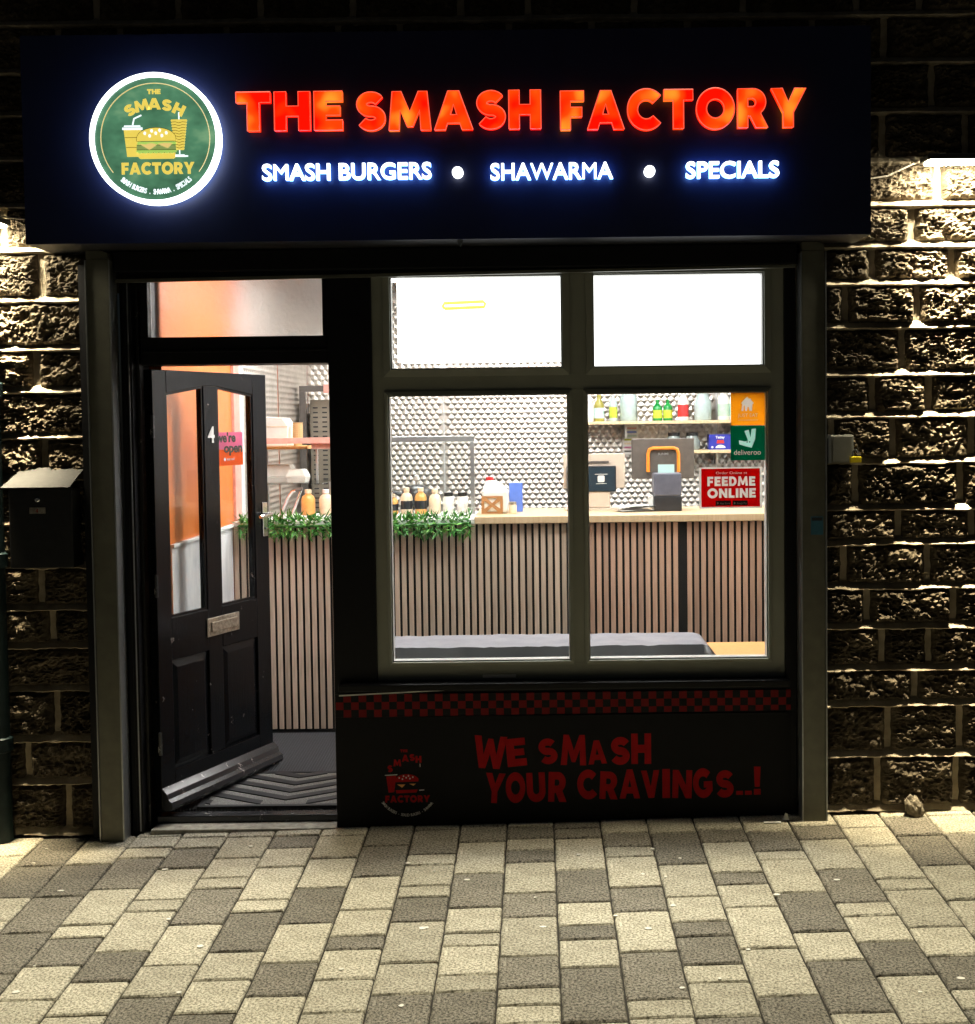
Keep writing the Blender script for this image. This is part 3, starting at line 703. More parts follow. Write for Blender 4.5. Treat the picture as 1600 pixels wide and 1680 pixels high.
link('sticker_header', box(0.004, 0.048, -0.0035, -0.0026, 0.060, 0.074), 'dark', st)

# ------------------------------------------------------------------ shopfront joinery, door and window
SF = thing('shopfront', 'black painted timber shopfront with open glazed door and large grey window', 'shopfront', (-0.33, 0.0, 0.0))
def sx(x): return x + 0.33
def part(name, me, mat, parent=SF, loc=(0, 0, 0), rot=(0, 0, 0)): return link(name, me, mat, parent, loc, rot)
part('jamb', box(sx(-1.785), sx(-1.738), -0.03, 0.16, -0.04, 2.40, .003), 'black')
part('jamb', box(sx(-1.7375), sx(-1.722), 0.02, 0.16, -0.03, 2.40, .004), 'jamb')
for k, (a, b) in enumerate(((-1.772, -1.764), (-1.7525, -1.747))):
    part('moulding', box(sx(a), sx(b), -0.036, -0.0305, -0.02, 2.38, .002), 'guide_edge' if k else 'black')
part('post', box(sx(-0.893), sx(-0.705), -0.022, 0.16, 0.02, 2.42, .004), 'black')
part('post', box(sx(1.078), sx(1.128), -0.022, 0.16, 0.02, 2.42, .004), 'black')
part('head_beam', box(sx(-1.785), sx(1.128), -0.018, 0.16, 2.4205, 2.50), 'black')
part('transom_bar', box(sx(-1.7045), sx(-0.8935), -0.010, 0.15, 2.016, 2.135, .004), 'black')
part('transom_bar_moulding', box(sx(-1.704), sx(-0.894), -0.018, -0.0105, 2.068, 2.078, .002), 'black')
part('transom_stile', box(sx(-1.7045), sx(-1.672), -0.005, 0.10, 2.1355, 2.42, .002), 'black')
part('transom_stile', box(sx(-0.917), sx(-0.8935), -0.005, 0.10, 2.1355, 2.42, .002), 'black')
tw = part('transom_pane', box(sx(-1.6715), sx(-0.9175), 0.04, 0.046, 2.136, 2.42), 'frost')
part('threshold', box(sx(-1.704), sx(-0.894), -0.045, 0.16, -0.09, -0.012, .004), 'threshold')
part('threshold_bar', box(sx(-1.704), sx(-0.894), 0.045, 0.11, -0.0115, 0.020, .005), 'weather')
part('stall_riser', box(sx(-0.8925), sx(1.1275), -0.018, 0.14, -0.06, 0.585), 'black')
part('sill', MB().prism([(sx(-0.868), 0.592), (sx(1.09), 0.592), (sx(1.09), 0.622), (sx(-0.868), 0.622)], -0.075, 0.13).mesh(bevel=0.006), 'black')
# window: white-grey uPVC with mitred bars
W = part('window', MB().box(sx(-0.704), sx(-0.655), -0.005, 0.075, 0.6225, 2.42).box(sx(1.022), sx(1.077), -0.005, 0.075, 0.6225, 2.42)
         .box(sx(-0.655), sx(1.022), -0.005, 0.075, 0.6225, 0.690).box(sx(-0.655), sx(1.022), -0.005, 0.075, 1.888, 1.952).box(sx(-0.655), sx(1.022), -0.005, 0.075, 2.416, 2.42).mesh(), 'upvc')
part('mullion', MB().box(sx(0.158), sx(0.206), -0.004, 0.074, 0.6905, 1.8875).box(sx(0.150), sx(0.222), -0.004, 0.074, 1.9525, 2.4155).mesh(), 'upvc', W)
def sash(x0, x1, z0, z1, w, mat, y0, y1, parent, name='sash'):
    m = MB()
    for q in ([(x0, z0), (x1, z0), (x1 - w, z0 + w), (x0 + w, z0 + w)], [(x0, z1), (x1, z1), (x1 - w, z1 - w), (x0 + w, z1 - w)],
              [(x0, z0), (x0, z1), (x0 + w, z1 - w), (x0 + w, z0 + w)], [(x1, z0), (x1, z1), (x1 - w, z1 - w), (x1 - w, z0 + w)]):
        v = [(q[0][0], y0 + .008, q[0][1]), (q[1][0], y0 + .008, q[1][1]), (q[2][0], y0, q[2][1]), (q[3][0], y0, q[3][1])]
        v += [(p[0], y1, p[2]) for p in v]
        m.add(v, [(0, 1, 2, 3), (4, 7, 6, 5), (0, 4, 5, 1), (1, 5, 6, 2), (2, 6, 7, 3), (3, 7, 4, 0)])
    return part(name, m.mesh(), mat, parent)
for (x0, x1, z0, z1, up) in ((-0.655, 0.158, 0.690, 1.888, 0), (0.206, 1.022, 0.690, 1.888, 0), (-0.655, 0.150, 1.952, 2.416, 1), (0.222, 1.022, 1.952, 2.416, 1)):
    w = 0.016 if not up else 0.030
    s = sash(sx(x0), sx(x1), z0, z1, w, 'upvc', -0.022, 0.05, W)
    sash(sx(x0 + w), sx(x1 - w), z0 + w, z1 - w, 0.006, 'gasket', -0.004, 0.045, W, 'glazing_bead')
    part('pane', box(sx(x0 + w + .003), sx(x1 - w - .003), 0.028, 0.034, z0 + w + .003, z1 - w - .003), 'glass', W)
part('drain_cover', box(sx(-0.245), sx(-0.10), -0.012, -0.0055, 0.634, 0.648), 'gasket', W)
# the door leaf, hung at the left and swung inwards
D = link('door', MB().box(0, 0.092, 0, 0.045, 0.045, 2.0).box(0.730, 0.84, 0, 0.045, 0.045, 2.0).box(0.352, 0.455, 0.001, 0.044, 0.215, 1.935)
         .prism([(0.0925, 1.897), (0.352, 1.934), (0.455, 1.934), (0.7295, 1.899), (0.7295, 2.0), (0.0925, 2.0)], 0.0, 0.045)
         .box(0.0925, 0.7295, 0.0, 0.045, 0.045, 0.212).box(0.0925, 0.3515, 0.0, 0.045, 0.702, 0.895).box(0.4555, 0.7295, 0.0, 0.045, 0.702, 0.895).mesh(bevel=0.003), 'door', SF,
         (sx(-1.673), 0.03, 0.0), (0, 0, R(67.2)))
for x0, x1 in ((0.0925, 0.3515), (0.4555, 0.7295)):
    w = 0.035; v = [(x0, .014, .213), (x1, .014, .213), (x1, .014, .701), (x0, .014, .701)]
    v += [(x0 + w, .003, .213 + w), (x1 - w, .003, .213 + w), (x1 - w, .003, .701 - w), (x0 + w, .003, .701 - w)]
    v += [(p[0], .036, p[2]) for p in v[:4]]
    link('panel', MB().add(v, [(4, 5, 6, 7), (0, 1, 5, 4), (1, 2, 6, 5), (2, 3, 7, 6), (3, 0, 4, 7), (0, 8, 9, 1), (1, 9, 10, 2), (2, 10, 11, 3), (3, 11, 8, 0), (8, 11, 10, 9)]).mesh(), 'door', D)
    zt0 = 1.897 if x0 < .3 else 1.934; zt1 = 1.934 if x0 < .3 else 1.899
    link('pane', MB().prism([(x0, .896), (x1, .896), (x1, zt1), (x0, zt0)], 0.022, 0.027).mesh(), 'glass', D)
    bw = 0.010
    link('glazing_bead', MB().box(x0, x0 + bw, .006, .021, .8955, zt0 - .006).box(x1 - bw, x1, .006, .021, .8955, zt1 - .006).box(x0 + bw, x1 - bw, .006, .021, .8955, .9055)
         .prism([(x0, zt0 - .010), (x1, zt1 - .010), (x1, zt1), (x0, zt0)], .005, .021).mesh(), 'door', D)
link('weatherboard', MB().add([(0.0, y, z) for y, z in ((-.001, .052), (-.046, .052), (-.056, .068), (-.052, .090), (-.034, .102), (-.026, .124), (-.012, .138), (-.001, .148))] +
     [(0.845, y, z) for y, z in ((-.001, .052), (-.046, .052), (-.056, .068), (-.052, .090), (-.034, .102), (-.026, .124), (-.012, .138), (-.001, .148))],
     [tuple(range(8)), tuple(range(15, 7, -1))] + [(k, k + 8, (k + 1) % 8 + 8, (k + 1) % 8) for k in range(8)]).mesh(), 'weather', D)
pl = link('letter_plate', box(0.335, 0.575, -0.008, -0.0005, 0.765, 0.852, .003), 'brass', D)
link('letter_flap', box(0.360, 0.550, -0.013, -0.0085, 0.785, 0.832, .003), 'brass', pl)
hp = link('handle_plate', box(0.786, 0.826, -0.006, -0.0005, 1.195, 1.365, .003), 'chrome', D)
link('lever', MB().tube([(0.806, -0.006, 1.305), (0.806, -0.045, 1.305), (0.795, -0.052, 1.304), (0.70, -0.052, 1.300)], 0.0085, 8).mesh(smooth=True), 'chrome', hp)
link('keyhole', MB().lathe([(0.006, 0), (0.006, 0.002)], n=10).mesh(), 'dark', hp, (0.806, -0.0062, 1.235), (R(90), 0, 0))
for z in (0.35, 1.05, 1.75):
    link('hinge', MB().lathe([(0.009, -.05), (0.009, .05)], n=10).mesh(), 'weather', D, (-0.008, -0.004, z))
num = font_mesh('4', 0.02).copy(); b_ = bounds(num)
for v in num.vertices: v.co = ((v.co.x - b_[0]) * 0.095, v.co.y * 0.15, v.co.z * 0.105)
link('door_number', num, 'whiteprint', D, (0.375, -0.0008, 1.672))
# open sticker on the right-hand door pane
OS = thing('open_sticker', 'pink and orange vinyl sticker saying we are open on the door glass', 'sticker', (-1.673, 0.03, 0.0), (0, 0, R(67.2)))
link('pink_half', box(0.458, 0.668, 0.019, 0.0215, 1.636, 1.718), 'pink', OS)
link('orange_half', box(0.458, 0.668, 0.019, 0.0215, 1.558, 1.6355), 'orange_film', OS)
textline("we're", OS, 'ink', 0.463, 0.610, 0.0188, 1.672, 0.046, 0.0012, bold=0.03, merge=True, name='lettering')
textline('open', OS, 'ink', 0.520, 0.662, 0.0188, 1.622, 0.046, 0.0012, bold=0.03, merge=True, name='lettering')
link('mark', shape_mesh([arc(0, 0, .008, .008, 0, 360, 12)[:-1]], 0.001), 'whiteprint', OS, (0.525, 0.0188, 1.588))
textline('JUST EAT', OS, 'whiteprint', 0.540, 0.600, 0.0188, 1.583, 0.009, 0.001, merge=True, name='lettering')

# printed board on the stall riser
BN = thing('riser_banner', 'black printed board under the window with red checkers and smash cravings slogan', 'banner', (-0.33, -0.022, 0))
link('board', box(sx(-0.890), sx(1.100), -0.006, 0.002, -0.020, 0.470), 'vinyl', BN)
link('checker_band', MB().prism([(0, 0), (1.985, 0.010), (1.985, 0.099), (0, 0.0999)], -0.007, 0.002).mesh(), 'checker', BN, (sx(-0.887), 0, 0.4705))
link('white_trim', MB().prism([(0, 0), (0.62, 0.026), (0.62, 0.030), (0, 0.006)], -0.009, -0.0072).mesh(), 'gasket', BN, (sx(-0.872), 0, 0.564))
def slogan(items, y=-0.0062):
    for ch, x0, x1, z0, z1, rot in items:
        w = max(p[0] for l in G[ch] for p in l); h = max(p[1] for l in G[ch] for p in l)
        hh = (z1 - z0) if ch != '.' else (z1 - z0)
        me = shape_mesh([[(p[0] / w * (x1 - x0), p[1] / h * hh) for p in l] for l in G[ch]], 0.001)
        link('letter', me, 'redprint', BN, (sx(x0), y, z0), (0, R(rot), 0))
def spread(word, x0, x1, z0, z1, ws, caps, rots):
    tot = sum(ws) + 0.10 * (len(ws) - 1); u = (x1 - x0) / tot; x = x0
    for ch, w, c, r in zip(word, ws, caps, rots):
        slogan([(ch, x, x + w * u, z0, z0 + (z1 - z0) * c, r)]); x += (w + 0.10) * u
spread('WE', -0.293, -0.055, 0.243, 0.386, [1.35, .8], [1, .86], [4, -5])
spread('SMASH', 0.000, 0.487, 0.250, 0.384, [.8, 1.1, .8, .85, .85], [.85, 1, .78, .92, 1], [-5, 2, -3, 4, 0])
spread('YOUR', -0.245, 0.115, 0.088, 0.220, [.95, .95, .9, .9], [1, 1, .97, 1], [4, 0, -2, 2])
spread('CRAVINGS', 0.165, 0.845, 0.098, 0.226, [.9, .85, .95, .85, .35, .9, .9, .85], [1, .95, 1, .95, 1, .97, 1, .95], [-2, 3, 0, -2, 0, 2, -2, 3])
spread('..!', 0.858, 0.965, 0.108, 0.232, [.3, .3, .3], [.14, .14, 1], [0, 0, 0])
# small printed logo on the board
bl = (sx(-0.580), -0.0062, 0.192)
def bp(x, y): return ((x - 700) * 0.000231, (900 - y) * 0.000231)
def bflat(name, pts, mat, d=0.0): return link(name, shape_mesh([[bp(*p) for p in pts]], 0.001), mat, BN, (bl[0], bl[1] - d, bl[2]))
bflat('cup', [(300, 830), (490, 815), (445, 1130), (340, 1140)], 'redprint')
bflat('cup_lid', [(275, 800), (510, 790), (510, 804), (275, 816)], 'whiteprint', .0012)
bflat('bun', [(465, 940)] + [(690 + 220 * math.cos(R(a)), 905 - 115 * math.sin(R(a))) for a in range(170, 9, -10)] + [(905, 930)], 'redprint', .0012)
bflat('bun', [(475, 1095), (890, 1085), (870, 1140), (490, 1155)], 'redprint', .0012)
bflat('cheese', [(505, 985), (660, 985), (598, 1045)], 'orangeprint', .0012); bflat('cheese', [(735, 975), (860, 970), (815, 1012)], 'orangeprint', .0012)
bflat('stand', [(920, 1093), (1015, 1088), (1015, 1104), (920, 1110)], 'whiteprint'); bflat('skewer', [(935, 595), (950, 595), (950, 655), (938, 655)], 'whiteprint')
for x, y in ((547, 857), (628, 825), (722, 820), (803, 845), (677, 855), (607, 882), (748, 873)): bflat('sesame_seed', [(x + 14 * math.cos(a * .785), y + 16 * math.sin(a * .785)) for a in range(8)], 'whiteprint', .0025)
for word, x0, x1, yt, yb in (('SMASH', 325, 970, 430, 560), ('FACTORY', 275, 1120, 1200, 1330), ('THE', 575, 710, 318, 370)):
    (a, zb), (b, zt) = bp(x0, yb), bp(x1, yt)
    for ch, l, x in line(word, a, b, 0, zt - zb, glyph=G, gap=0.12):
        link('letter', shape_mesh(l, 0.001), 'redprint', BN, (bl[0] + x, bl[1], bl[2] + zb + (0.006 - 1.1 * (x + (b - a) * .0) ** 2 * 6 if word == 'SMASH' else 0)))
body = 'SMASH BURGERS - SEALED BURGERS - SHAWARMA'
for i, ch in enumerate(body):
    if ch == ' ': continue
    a = 215 + (322 - 215) * i / (len(body) - 1); x, z = bp(700 + 600 * math.cos(R(a)), 1000 - 600 * math.sin(R(a)))
    me = font_mesh(ch, 0.01).copy(); b = bounds(me); me.materials.clear()
    for v in me.vertices: v.co = ((v.co.x - (b[0] + b[1]) / 2) * .0125, v.co.y * .05, v.co.z * .017)
    link('letter', me, 'whiteprint', BN, (bl[0] + x, bl[1], bl[2] + z), (0, -R(a + 90), 0))

# ------------------------------------------------------------------ stickers on the window
TH = 0.0012
def sticker(name, label, x0, x1, z0, z1, cat='sticker'):
    return thing(name, label, cat, (x0, 0.0262, z0))
def font_loops(body, x0, x1, z, cap):
    """outlines of a line of lettering as closed loops in x,z"""
    cu = bpy.data.curves.new('t', 'FONT'); cu.body = body; cu.size = 1.0
    o = bpy.data.objects.new('tmp', cu); C.objects.link(o); bpy.context.view_layer.update()
    cc = o.to_curve(bpy.context.evaluated_depsgraph_get()); loops = []
    for sp in cc.splines:
        bz = sp.bezier_points; pts = []
        for k in range(len(bz)):
            a, b = bz[k], bz[(k + 1) % len(bz)]
            straight = a.handle_right_type == 'VECTOR' and b.handle_left_type == 'VECTOR'
            pts += [(q.x, q.y) for q in geometry.interpolate_bezier(a.co, a.handle_right, b.handle_left, b.co, 2 if straight else 5)[:-1]]
        if len(pts) > 2: loops.append(pts)
    o.to_curve_clear(); bpy.data.objects.remove(o)
    xs = [p[0] for l in loops for p in l]; a = min(xs); s_ = (x1 - x0) / (max(xs) - a); sz = cap / 0.73
    return [[(x0 + (p[0] - a) * s_, z + p[1] * sz) for p in l] for l in loops]
def cut_sheet(name, rect, mat, parent, marks):
    """a thin film with the marks let into it, so light from the shop comes through both"""
    hole = [l for m in marks for l in m]
    return link(name, shape_mesh([[(rect[0], rect[2]), (rect[1], rect[2]), (rect[1], rect[3]), (rect[0], rect[3])]] + hole, TH), mat, parent, (0, TH, 0))
def film(name, loops, mat, parent): link(name, shape_mesh(loops, TH), mat, parent, (0, TH, 0)); return loops
def films(body, parent, x0, x1, z, cap): return film('lettering', font_loops(body, x0, x1, z, cap), 'film', parent)
je = sticker('delivery_sticker', 'amber square sticker with white house and cutlery mark on the window', 0.853, 1.003, 1.724, 1.869)
house = [(.045, .062), (.055, .062), (.056, .082), (.060, .088), (.062, .062), (.070, .062), (.073, .080), (.077, .080), (.080, .062), (.092, .062), (.094, .092), (.101, .096), (.090, .108), (.085, .118), (.079, .116), (.072, .126), (.050, .104), (.044, .096), (.049, .092)]
mk = [film('house_mark', [house], 'film', je), films('JUST EAT', je, .030, .118, .036, .016), film('underline', [[(.030, .0215), (.118, .0215), (.118, .0235), (.030, .0235)]], 'film', je)]
cut_sheet('sheet', (0, .150, 0, .145), 'je', je, mk)
dl = sticker('delivery_sticker', 'green square sticker with pale cyan animal-head mark and white word deliveroo', 0.851, 1.002, 1.571, 1.7225)
roo = [(.036, .088), (.062, .082), (.076, .086), (.060, .128), (.079, .133), (.087, .100), (.092, .137), (.111, .138), (.107, .092), (.092, .054), (.058, .063), (.038, .070)]
mk = [film('animal_mark', [roo], 'cyan_film', dl), films('deliveroo', dl, .014, .132, .024, .024)]
cut_sheet('sheet', (0, .151, 0, .1505), 'del', dl, mk)
for x in (.072, .083): link('eye', shape_mesh([arc(x, .080, .003, .003, 0, 360, 8)[:-1]], 0.0006), 'ink', dl, (0, -0.0003, 0))
fm = sticker('ordering_poster', 'red poster with white FEEDME ONLINE lettering in the window corner', 0.712, 0.988, 1.361, 1.542, 'poster')
mk = [films('Order Online at', fm, .074, .210, .150, .012)]
for word, a, b, z in (('FEEDME', .036, .246, .098), ('ONLINE', .036, .248, .046)):
    for ch, l, x in line(word, a, b, 0, .042, glyph=G, gap=0.12):
        mk.append(film('letter', [[(p[0] + x, p[1] + z) for p in q] for q in l], 'film', fm))
for x, t in ((.072, 'App Store'), (.146, 'Google Play')):
    bd = link('store_badge', box(x, x + .066, -0.0012, -0.0004, .013, .034, 0), 'dark', fm)
    link('badge_mark', shape_mesh([[(x + .006, .018), (x + .014, .0235), (x + .006, .029)]], .0006), 'whiteprint', bd, (0, -0.0013, 0))
    textline(t, bd, 'whiteprint', x + .019, x + .062, -0.0013, .019, .0075, 0.0006, merge=True, name='lettering')
cut_sheet('red_ground', (.010, .266, .007, .174), 'feed', fm, mk)
link('white_border', MB().box(0, .0098, 0, TH, 0, .181).box(.2662, .276, 0, TH, 0, .181).box(.0098, .2662, 0, TH, 0, .0068).box(.0098, .2662, 0, TH, .1742, .181).mesh(), 'film', fm)

# ------------------------------------------------------------------ light box and added glowing panel behind the top panes
LB = thing('light_box', 'white glowing light box with faint yellow burger outline behind top pane', 'light box', (-0.23, 0.10, 1.90))
def rrect(x0, x1, z0, z1, r): return arc(x1 - r, z1 - r, r, r, 0, 90, 6) + arc(x0 + r, z1 - r, r, r, 90, 180, 6) + arc(x0 + r, z0 + r, r, r, 180, 270, 6) + arc(x1 - r, z0 + r, r, r, 270, 360, 6)
link('case', box(-.37, .375, 0.002, 0.045, 0.118, 0.56, .01), 'white', LB)
link('acrylic_face', shape_mesh([rrect(-.375, .38, .113, .565, .03)], 0.006), 'lightbox', LB)
bn = [(x * .001, z * .001) for x, z in ((-165, 352), (10, 358), (14, 372), (6, 382), (-165, 376), (-172, 364))]
link('bun_outline', MB().tube([(x, -.008, z) for x, z in bn + bn[:1]], .0075, 6).mesh(), 'boxyel', LB)
link('bun_top_outline', MB().tube([(-.078 + .10 * math.cos(R(a)), -.008, .395 + .075 * math.sin(R(a))) for a in range(180, -1, -12)], .0035, 6).mesh(), 'boxpale', LB)
PANE_GLOW = thing('light_box', 'plain white glowing panel added behind top pane in place of the lights inside', 'light box', (0.62, 0.10, 1.90))  # glowing panel added so the right top pane burns out white
link('case', box(-.40, .40, 0.002, 0.045, 0.06, 0.56, .01), 'white', PANE_GLOW)
link('acrylic_face', shape_mesh([rrect(-.405, .405, .055, .565, .012)], 0.006), 'lightbox', PANE_GLOW)

# ------------------------------------------------------------------ wall lamps and things on the walls
def wall_lamp(x, z, label, cable):
    L = thing('wall_light', label, 'wall light', (x, 0.0, z))
    link('housing', MB().box(-.17, .17, -0.20, -0.09, 0.006, 0.030).mesh(bevel=.004), 'lampbody', L)
    link('lens', box(-.155, .155, -0.19, -0.10, 0.000, 0.0055), 'lamp', L)
    ld = bpy.data.lights.new('lamp_beam', 'AREA'); ld.shape = 'RECTANGLE'; ld.size = 0.30; ld.size_y = 0.08; ld.energy = 31.0; ld.spread = R(40); ld.color = (1.0, 0.86, 0.58)
    lo = bpy.data.objects.new('lamp_beam', ld); C.objects.link(lo); lo.parent = L; lo.location = (0, -0.145, -0.003); lo.rotation_euler = (R(10), 0, 0)
    link('bracket', MB().box(-.03, .03, -0.0895, 0.0, 0.008, 0.022).box(-.05, .05, -0.012, 0.0, -0.012, 0.0075).mesh(), 'lampbody', L)
    link('cable', MB().tube(cable, 0.0035, 6).mesh(smooth=True), 'cable', L)
wall_lamp(1.81, 2.812, 'slim downward wall lamp on the stone above the grey key box', [(-.46, -.055, -.045), (-.40, -.06, -.048), (-.30, -.07, -.035), (-.20, -.08, .01), (-.13, -.09, .045), (-.06, -.08, .055), (-.02, -.05, .04)])
wall_lamp(-2.385, 2.60, 'slim downward wall lamp on the stone above the black letterbox', [(.36, -.05, .03), (.25, -.06, .035), (.12, -.07, .05), (.03, -.05, .03)])
MBX = thing('letterbox', 'black metal wall letterbox with sloping weathered lid and number plate', 'letterbox', (-2.105, -0.02, 1.155))
link('body', MB().box(-.135, .135, -.12, 0.0, 0, .335).mesh(bevel=.004), 'mail', MBX)
link('lid', MB().add([(-.150, -.160, .337), (.140, -.160, .337), (.150, -.005, .415), (-.118, -.005, .415), (-.150, -.160, .345), (.140, -.160, .345), (.150, -.005, .423), (-.118, -.005, .423)],
     [(0, 3, 2, 1), (4, 5, 6, 7), (0, 1, 5, 4), (1, 2, 6, 5), (2, 3, 7, 6), (3, 0, 4, 7)]).mesh(), 'maillid', MBX)
link('lock', MB().lathe([(.011, 0), (.011, .006), (.007, .008)], n=12).mesh(), 'chrome', MBX, (-.01, -.1205, .292), (R(90), 0, 0))
npl = link('number_plate', box(-.045, .022, -.125, -.1205, .232, .258), 'brass', MBX)
n4 = font_mesh('4', 0.0).copy(); b_ = bounds(n4); n4.materials.clear()
for v in n4.vertices: v.co = ((v.co.x - b_[0]) * .022, v.co.y * .05, v.co.z * .024)
link('number', n4, 'redprint', npl, (-.018, -.1252, .236))
KB = thing('key_box', 'small grey plastic key box with yellow padlock on the stone wall', 'key box', (1.306, -0.035, 1.560))
link('case', MB().box(-.055, .052, -.06, .03, 0, .118).mesh(bevel=.006), 'keybox', KB)
link('side_rail', MB().box(-.058, -.046, -.066, .03, -.002, .12).mesh(), 'guide_edge', KB)
link('cover', MB().box(-.040, .042, -.067, -.0605, .006, .112).mesh(bevel=.002), 'keybox', KB)
pk = link('padlock', MB().box(.030, .078, -.085, -.068, 0.0, .026).mesh(bevel=.003), 'padlock', KB)
link('shackle', MB().tube([(.040, -.077, .026), (.040, -.077, .044), (.048, -.077, .054), (.060, -.077, .054), (.068, -.077, .044), (.068, -.077, .026)], .0035, 6).mesh(), 'chrome', pk)
DP = thing('downpipe', 'dark teal downpipe standing against the stone wall past the letterbox', 'pipe', (-2.335, -0.07, -0.07))
link('pipe', MB().lathe([(.040, 0), (.040, 2.25)], n=20).mesh(smooth=True), 'pipe', DP)
for z in (.42, 1.22, 1.95): link('collar', MB().lathe([(.043, z), (.051, z + .006), (.051, z + .06), (.043, z + .066)], n=20).mesh(smooth=True), 'pipe', DP)
rb = bmesh.new(); bmesh.ops.create_icosphere(rb, subdivisions=4, radius=1.0)
for v in rb.verts:
    n = noise.noise(v.co * 2.2) * .22 + noise.noise(v.co * 6) * .10
    v.co = v.co * (1 + n); v.co = Vector((v.co.x * .038 - .012 * v.co.z, v.co.y * .035, v.co.z * .055))
rm = bpy.data.meshes.new('rubble'); rb.to_mesh(rm); rb.free()
tag(link('loose_stone', rm, 'rubble', None, (1.62, -0.085, 0.058)), 'small upright lump of weathered stone at the foot of the wall', 'stone')
for (x, y, s, lab) in ((1.06, -0.10, .014, 'scrap of white paper by the grey shutter guide'), (1.005, -.13, .02, 'flat pale litter strip below the printed board')):
    q = MB().add([(-s, 0, .0), (s, -.006, .001), (s * .6, .004, s * 1.9), (-s * .1, .002, s * 2.2), (-s, .006, .002), (s, .008, .002)], [(0, 1, 2, 3), (0, 3, 4), (1, 5, 2), (4, 3, 2, 5)]).mesh() if s < .015 else MB().box(-.045, .03, -.006, .006, 0, .004).mesh()
    tag(link('litter', q, 'paper', None, (x, y, gz(x, y) + .003)), lab, 'litter')

# ------------------------------------------------------------------ inside: room
FZ = 0.07
def fz(y): return 0.012 + 0.03 * (y - 0.1)
struct('shop_floor', MB().add([(-1.72, .1605, -.1), (2.3, .1605, -.1), (2.3, 3.75, -.1), (-1.72, 3.75, -.1), (-1.72, .1605, fz(.16)), (2.3, .1605, fz(.16)), (2.3, 3.75, fz(3.75)), (-1.72, 3.75, fz(3.75))], [(0, 3, 2, 1), (4, 5, 6, 7), (0, 1, 5, 4), (1, 2, 6, 5), (2, 3, 7, 6), (3, 0, 4, 7)]).mesh(), 'rubber')
struct('ceiling', box(-1.75, 2.3, 0.165, 3.75, 2.70, 2.775), 'white')
wl_ = struct('wall_left', box(-1.76, -1.67, 0.165, 3.75, -0.05, 2.70), 'orange')
link('dado_board', box(-1.6695, -1.660, 0.22, 1.33, FZ, 1.195), 'marble', wl_); link('dado_rail', box(-1.6695, -1.648, 0.22, 1.33, 1.1955, 1.212, .003), 'white', wl_)
link('corner_trim', box(-1.6695, -1.655, 1.40, 1.52, 1.23, 2.70), 'pink_and_reflection', wl_); link('corner_trim', box(-1.6695, -1.650, 1.5205, 1.60, 1.23, 2.70), 'white', wl_)
struct('wall_right', box(2.2, 2.3, 0.165, 3.75, -0.05, 2.70), 'white')
struct('wall_front', MB().box(1.13, 2.2, 0.165, 0.20, -0.05, 2.70).box(-1.67, 1.13, 0.165, 0.20, 2.45, 2.70).mesh(), 'white')
bw = struct('wall_back', box(-1.67, 2.2, 3.62, 3.75, -0.05, 2.70), 'white')
def embossed(w, h):
    """a pressed steel sheet: staggered rows of raised lozenge scales"""
    cw, ch = 0.049, 0.037; v, f = [], []
    for j in range(int(h / ch)):
        for i in range(int(w / cw)):
            x = i * cw + (cw / 2 if j % 2 else 0); z = j * ch
            if x + cw > w: continue
            n = len(v)
            v += [(x + cw * .5, 0, z - ch * .30), (x + cw, 0, z + ch * .30), (x + cw, 0, z + ch * .70), (x + cw * .5, 0, z + ch * 1.30), (x, 0, z + ch * .70), (x, 0, z + ch * .30), (x + cw * .5, -0.0075, z + ch * .42)]
            f += [(n + k, n + (k + 1) % 6, n + 6) for k in range(6)]
    m = MB().add(v, f); m.box(0, w, 0.0005, 0.003, -.02, h + .02)
    return m.mesh()
em = embossed(0.985, 2.55)
for x in (-1.66, -0.665, 0.33, 1.325): link('steel_panel', em, 'steel', bw, (x, 3.612, 0.10))
for y in (2.585, 3.60): link('steel_panel', em, 'steel', wl_, (-1.664, y - 0.985 if y > 3 else y - 0.985, 0.10), (0, 0, R(90)))
for i, (x, y) in enumerate(((-0.85, 0.80), (0.55, 0.80), (-0.75, 2.45), (0.65, 2.45), (1.65, 1.60))):
    cl = thing('ceiling_light', 'square white LED ceiling panel lighting the shop interior', 'ceiling light', (x, y, 2.672), group='ceiling LED panels')
    link('frame', MB().box(-.30, .30, -.30, .30, 0.008, 0.0275).mesh(), 'white', cl); link('diffuser', box(-.28, .28, -.28, .28, 0, .0075), 'panel_led', cl)

# counter
CT = thing('counter', 'shop counter clad in vertical wooden slats with pale worktop', 'counter', (0, 1.35, FZ)); link('plinth', box(-1.665, 2.15, 0.004, 0.5, -.04, -.0005), 'felt', CT)
link('carcass', box(-1.665, 2.15, 0.012, 0.55, 0, 1.125), 'felt', CT)
slm = box(-.0125, .0125, 0, 0.0115, 0.004, 1.122, .0015); slm2 = slm.copy()
slm.materials.append(M['slat']); slm2.materials.append(M['slat_red'])
k = 0
x = -1.648
while x < 2.14:
    if not (0.795 < x < 0.82): link('slat', slm if x < 0.23 else slm2, None, CT, (x, 0, 0))
    x += 0.0382
wt_ = link('worktop', MB().box(-0.34, 2.16, -0.03, 0.58, 1.1255, 1.165).mesh(bevel=.004), 'top', CT)
link('worktop_back', MB().box(-1.665, -0.3405, 0.0, 0.58, 1.1255, 1.150).mesh(), 'white', CT)
CZ = FZ + 1.165
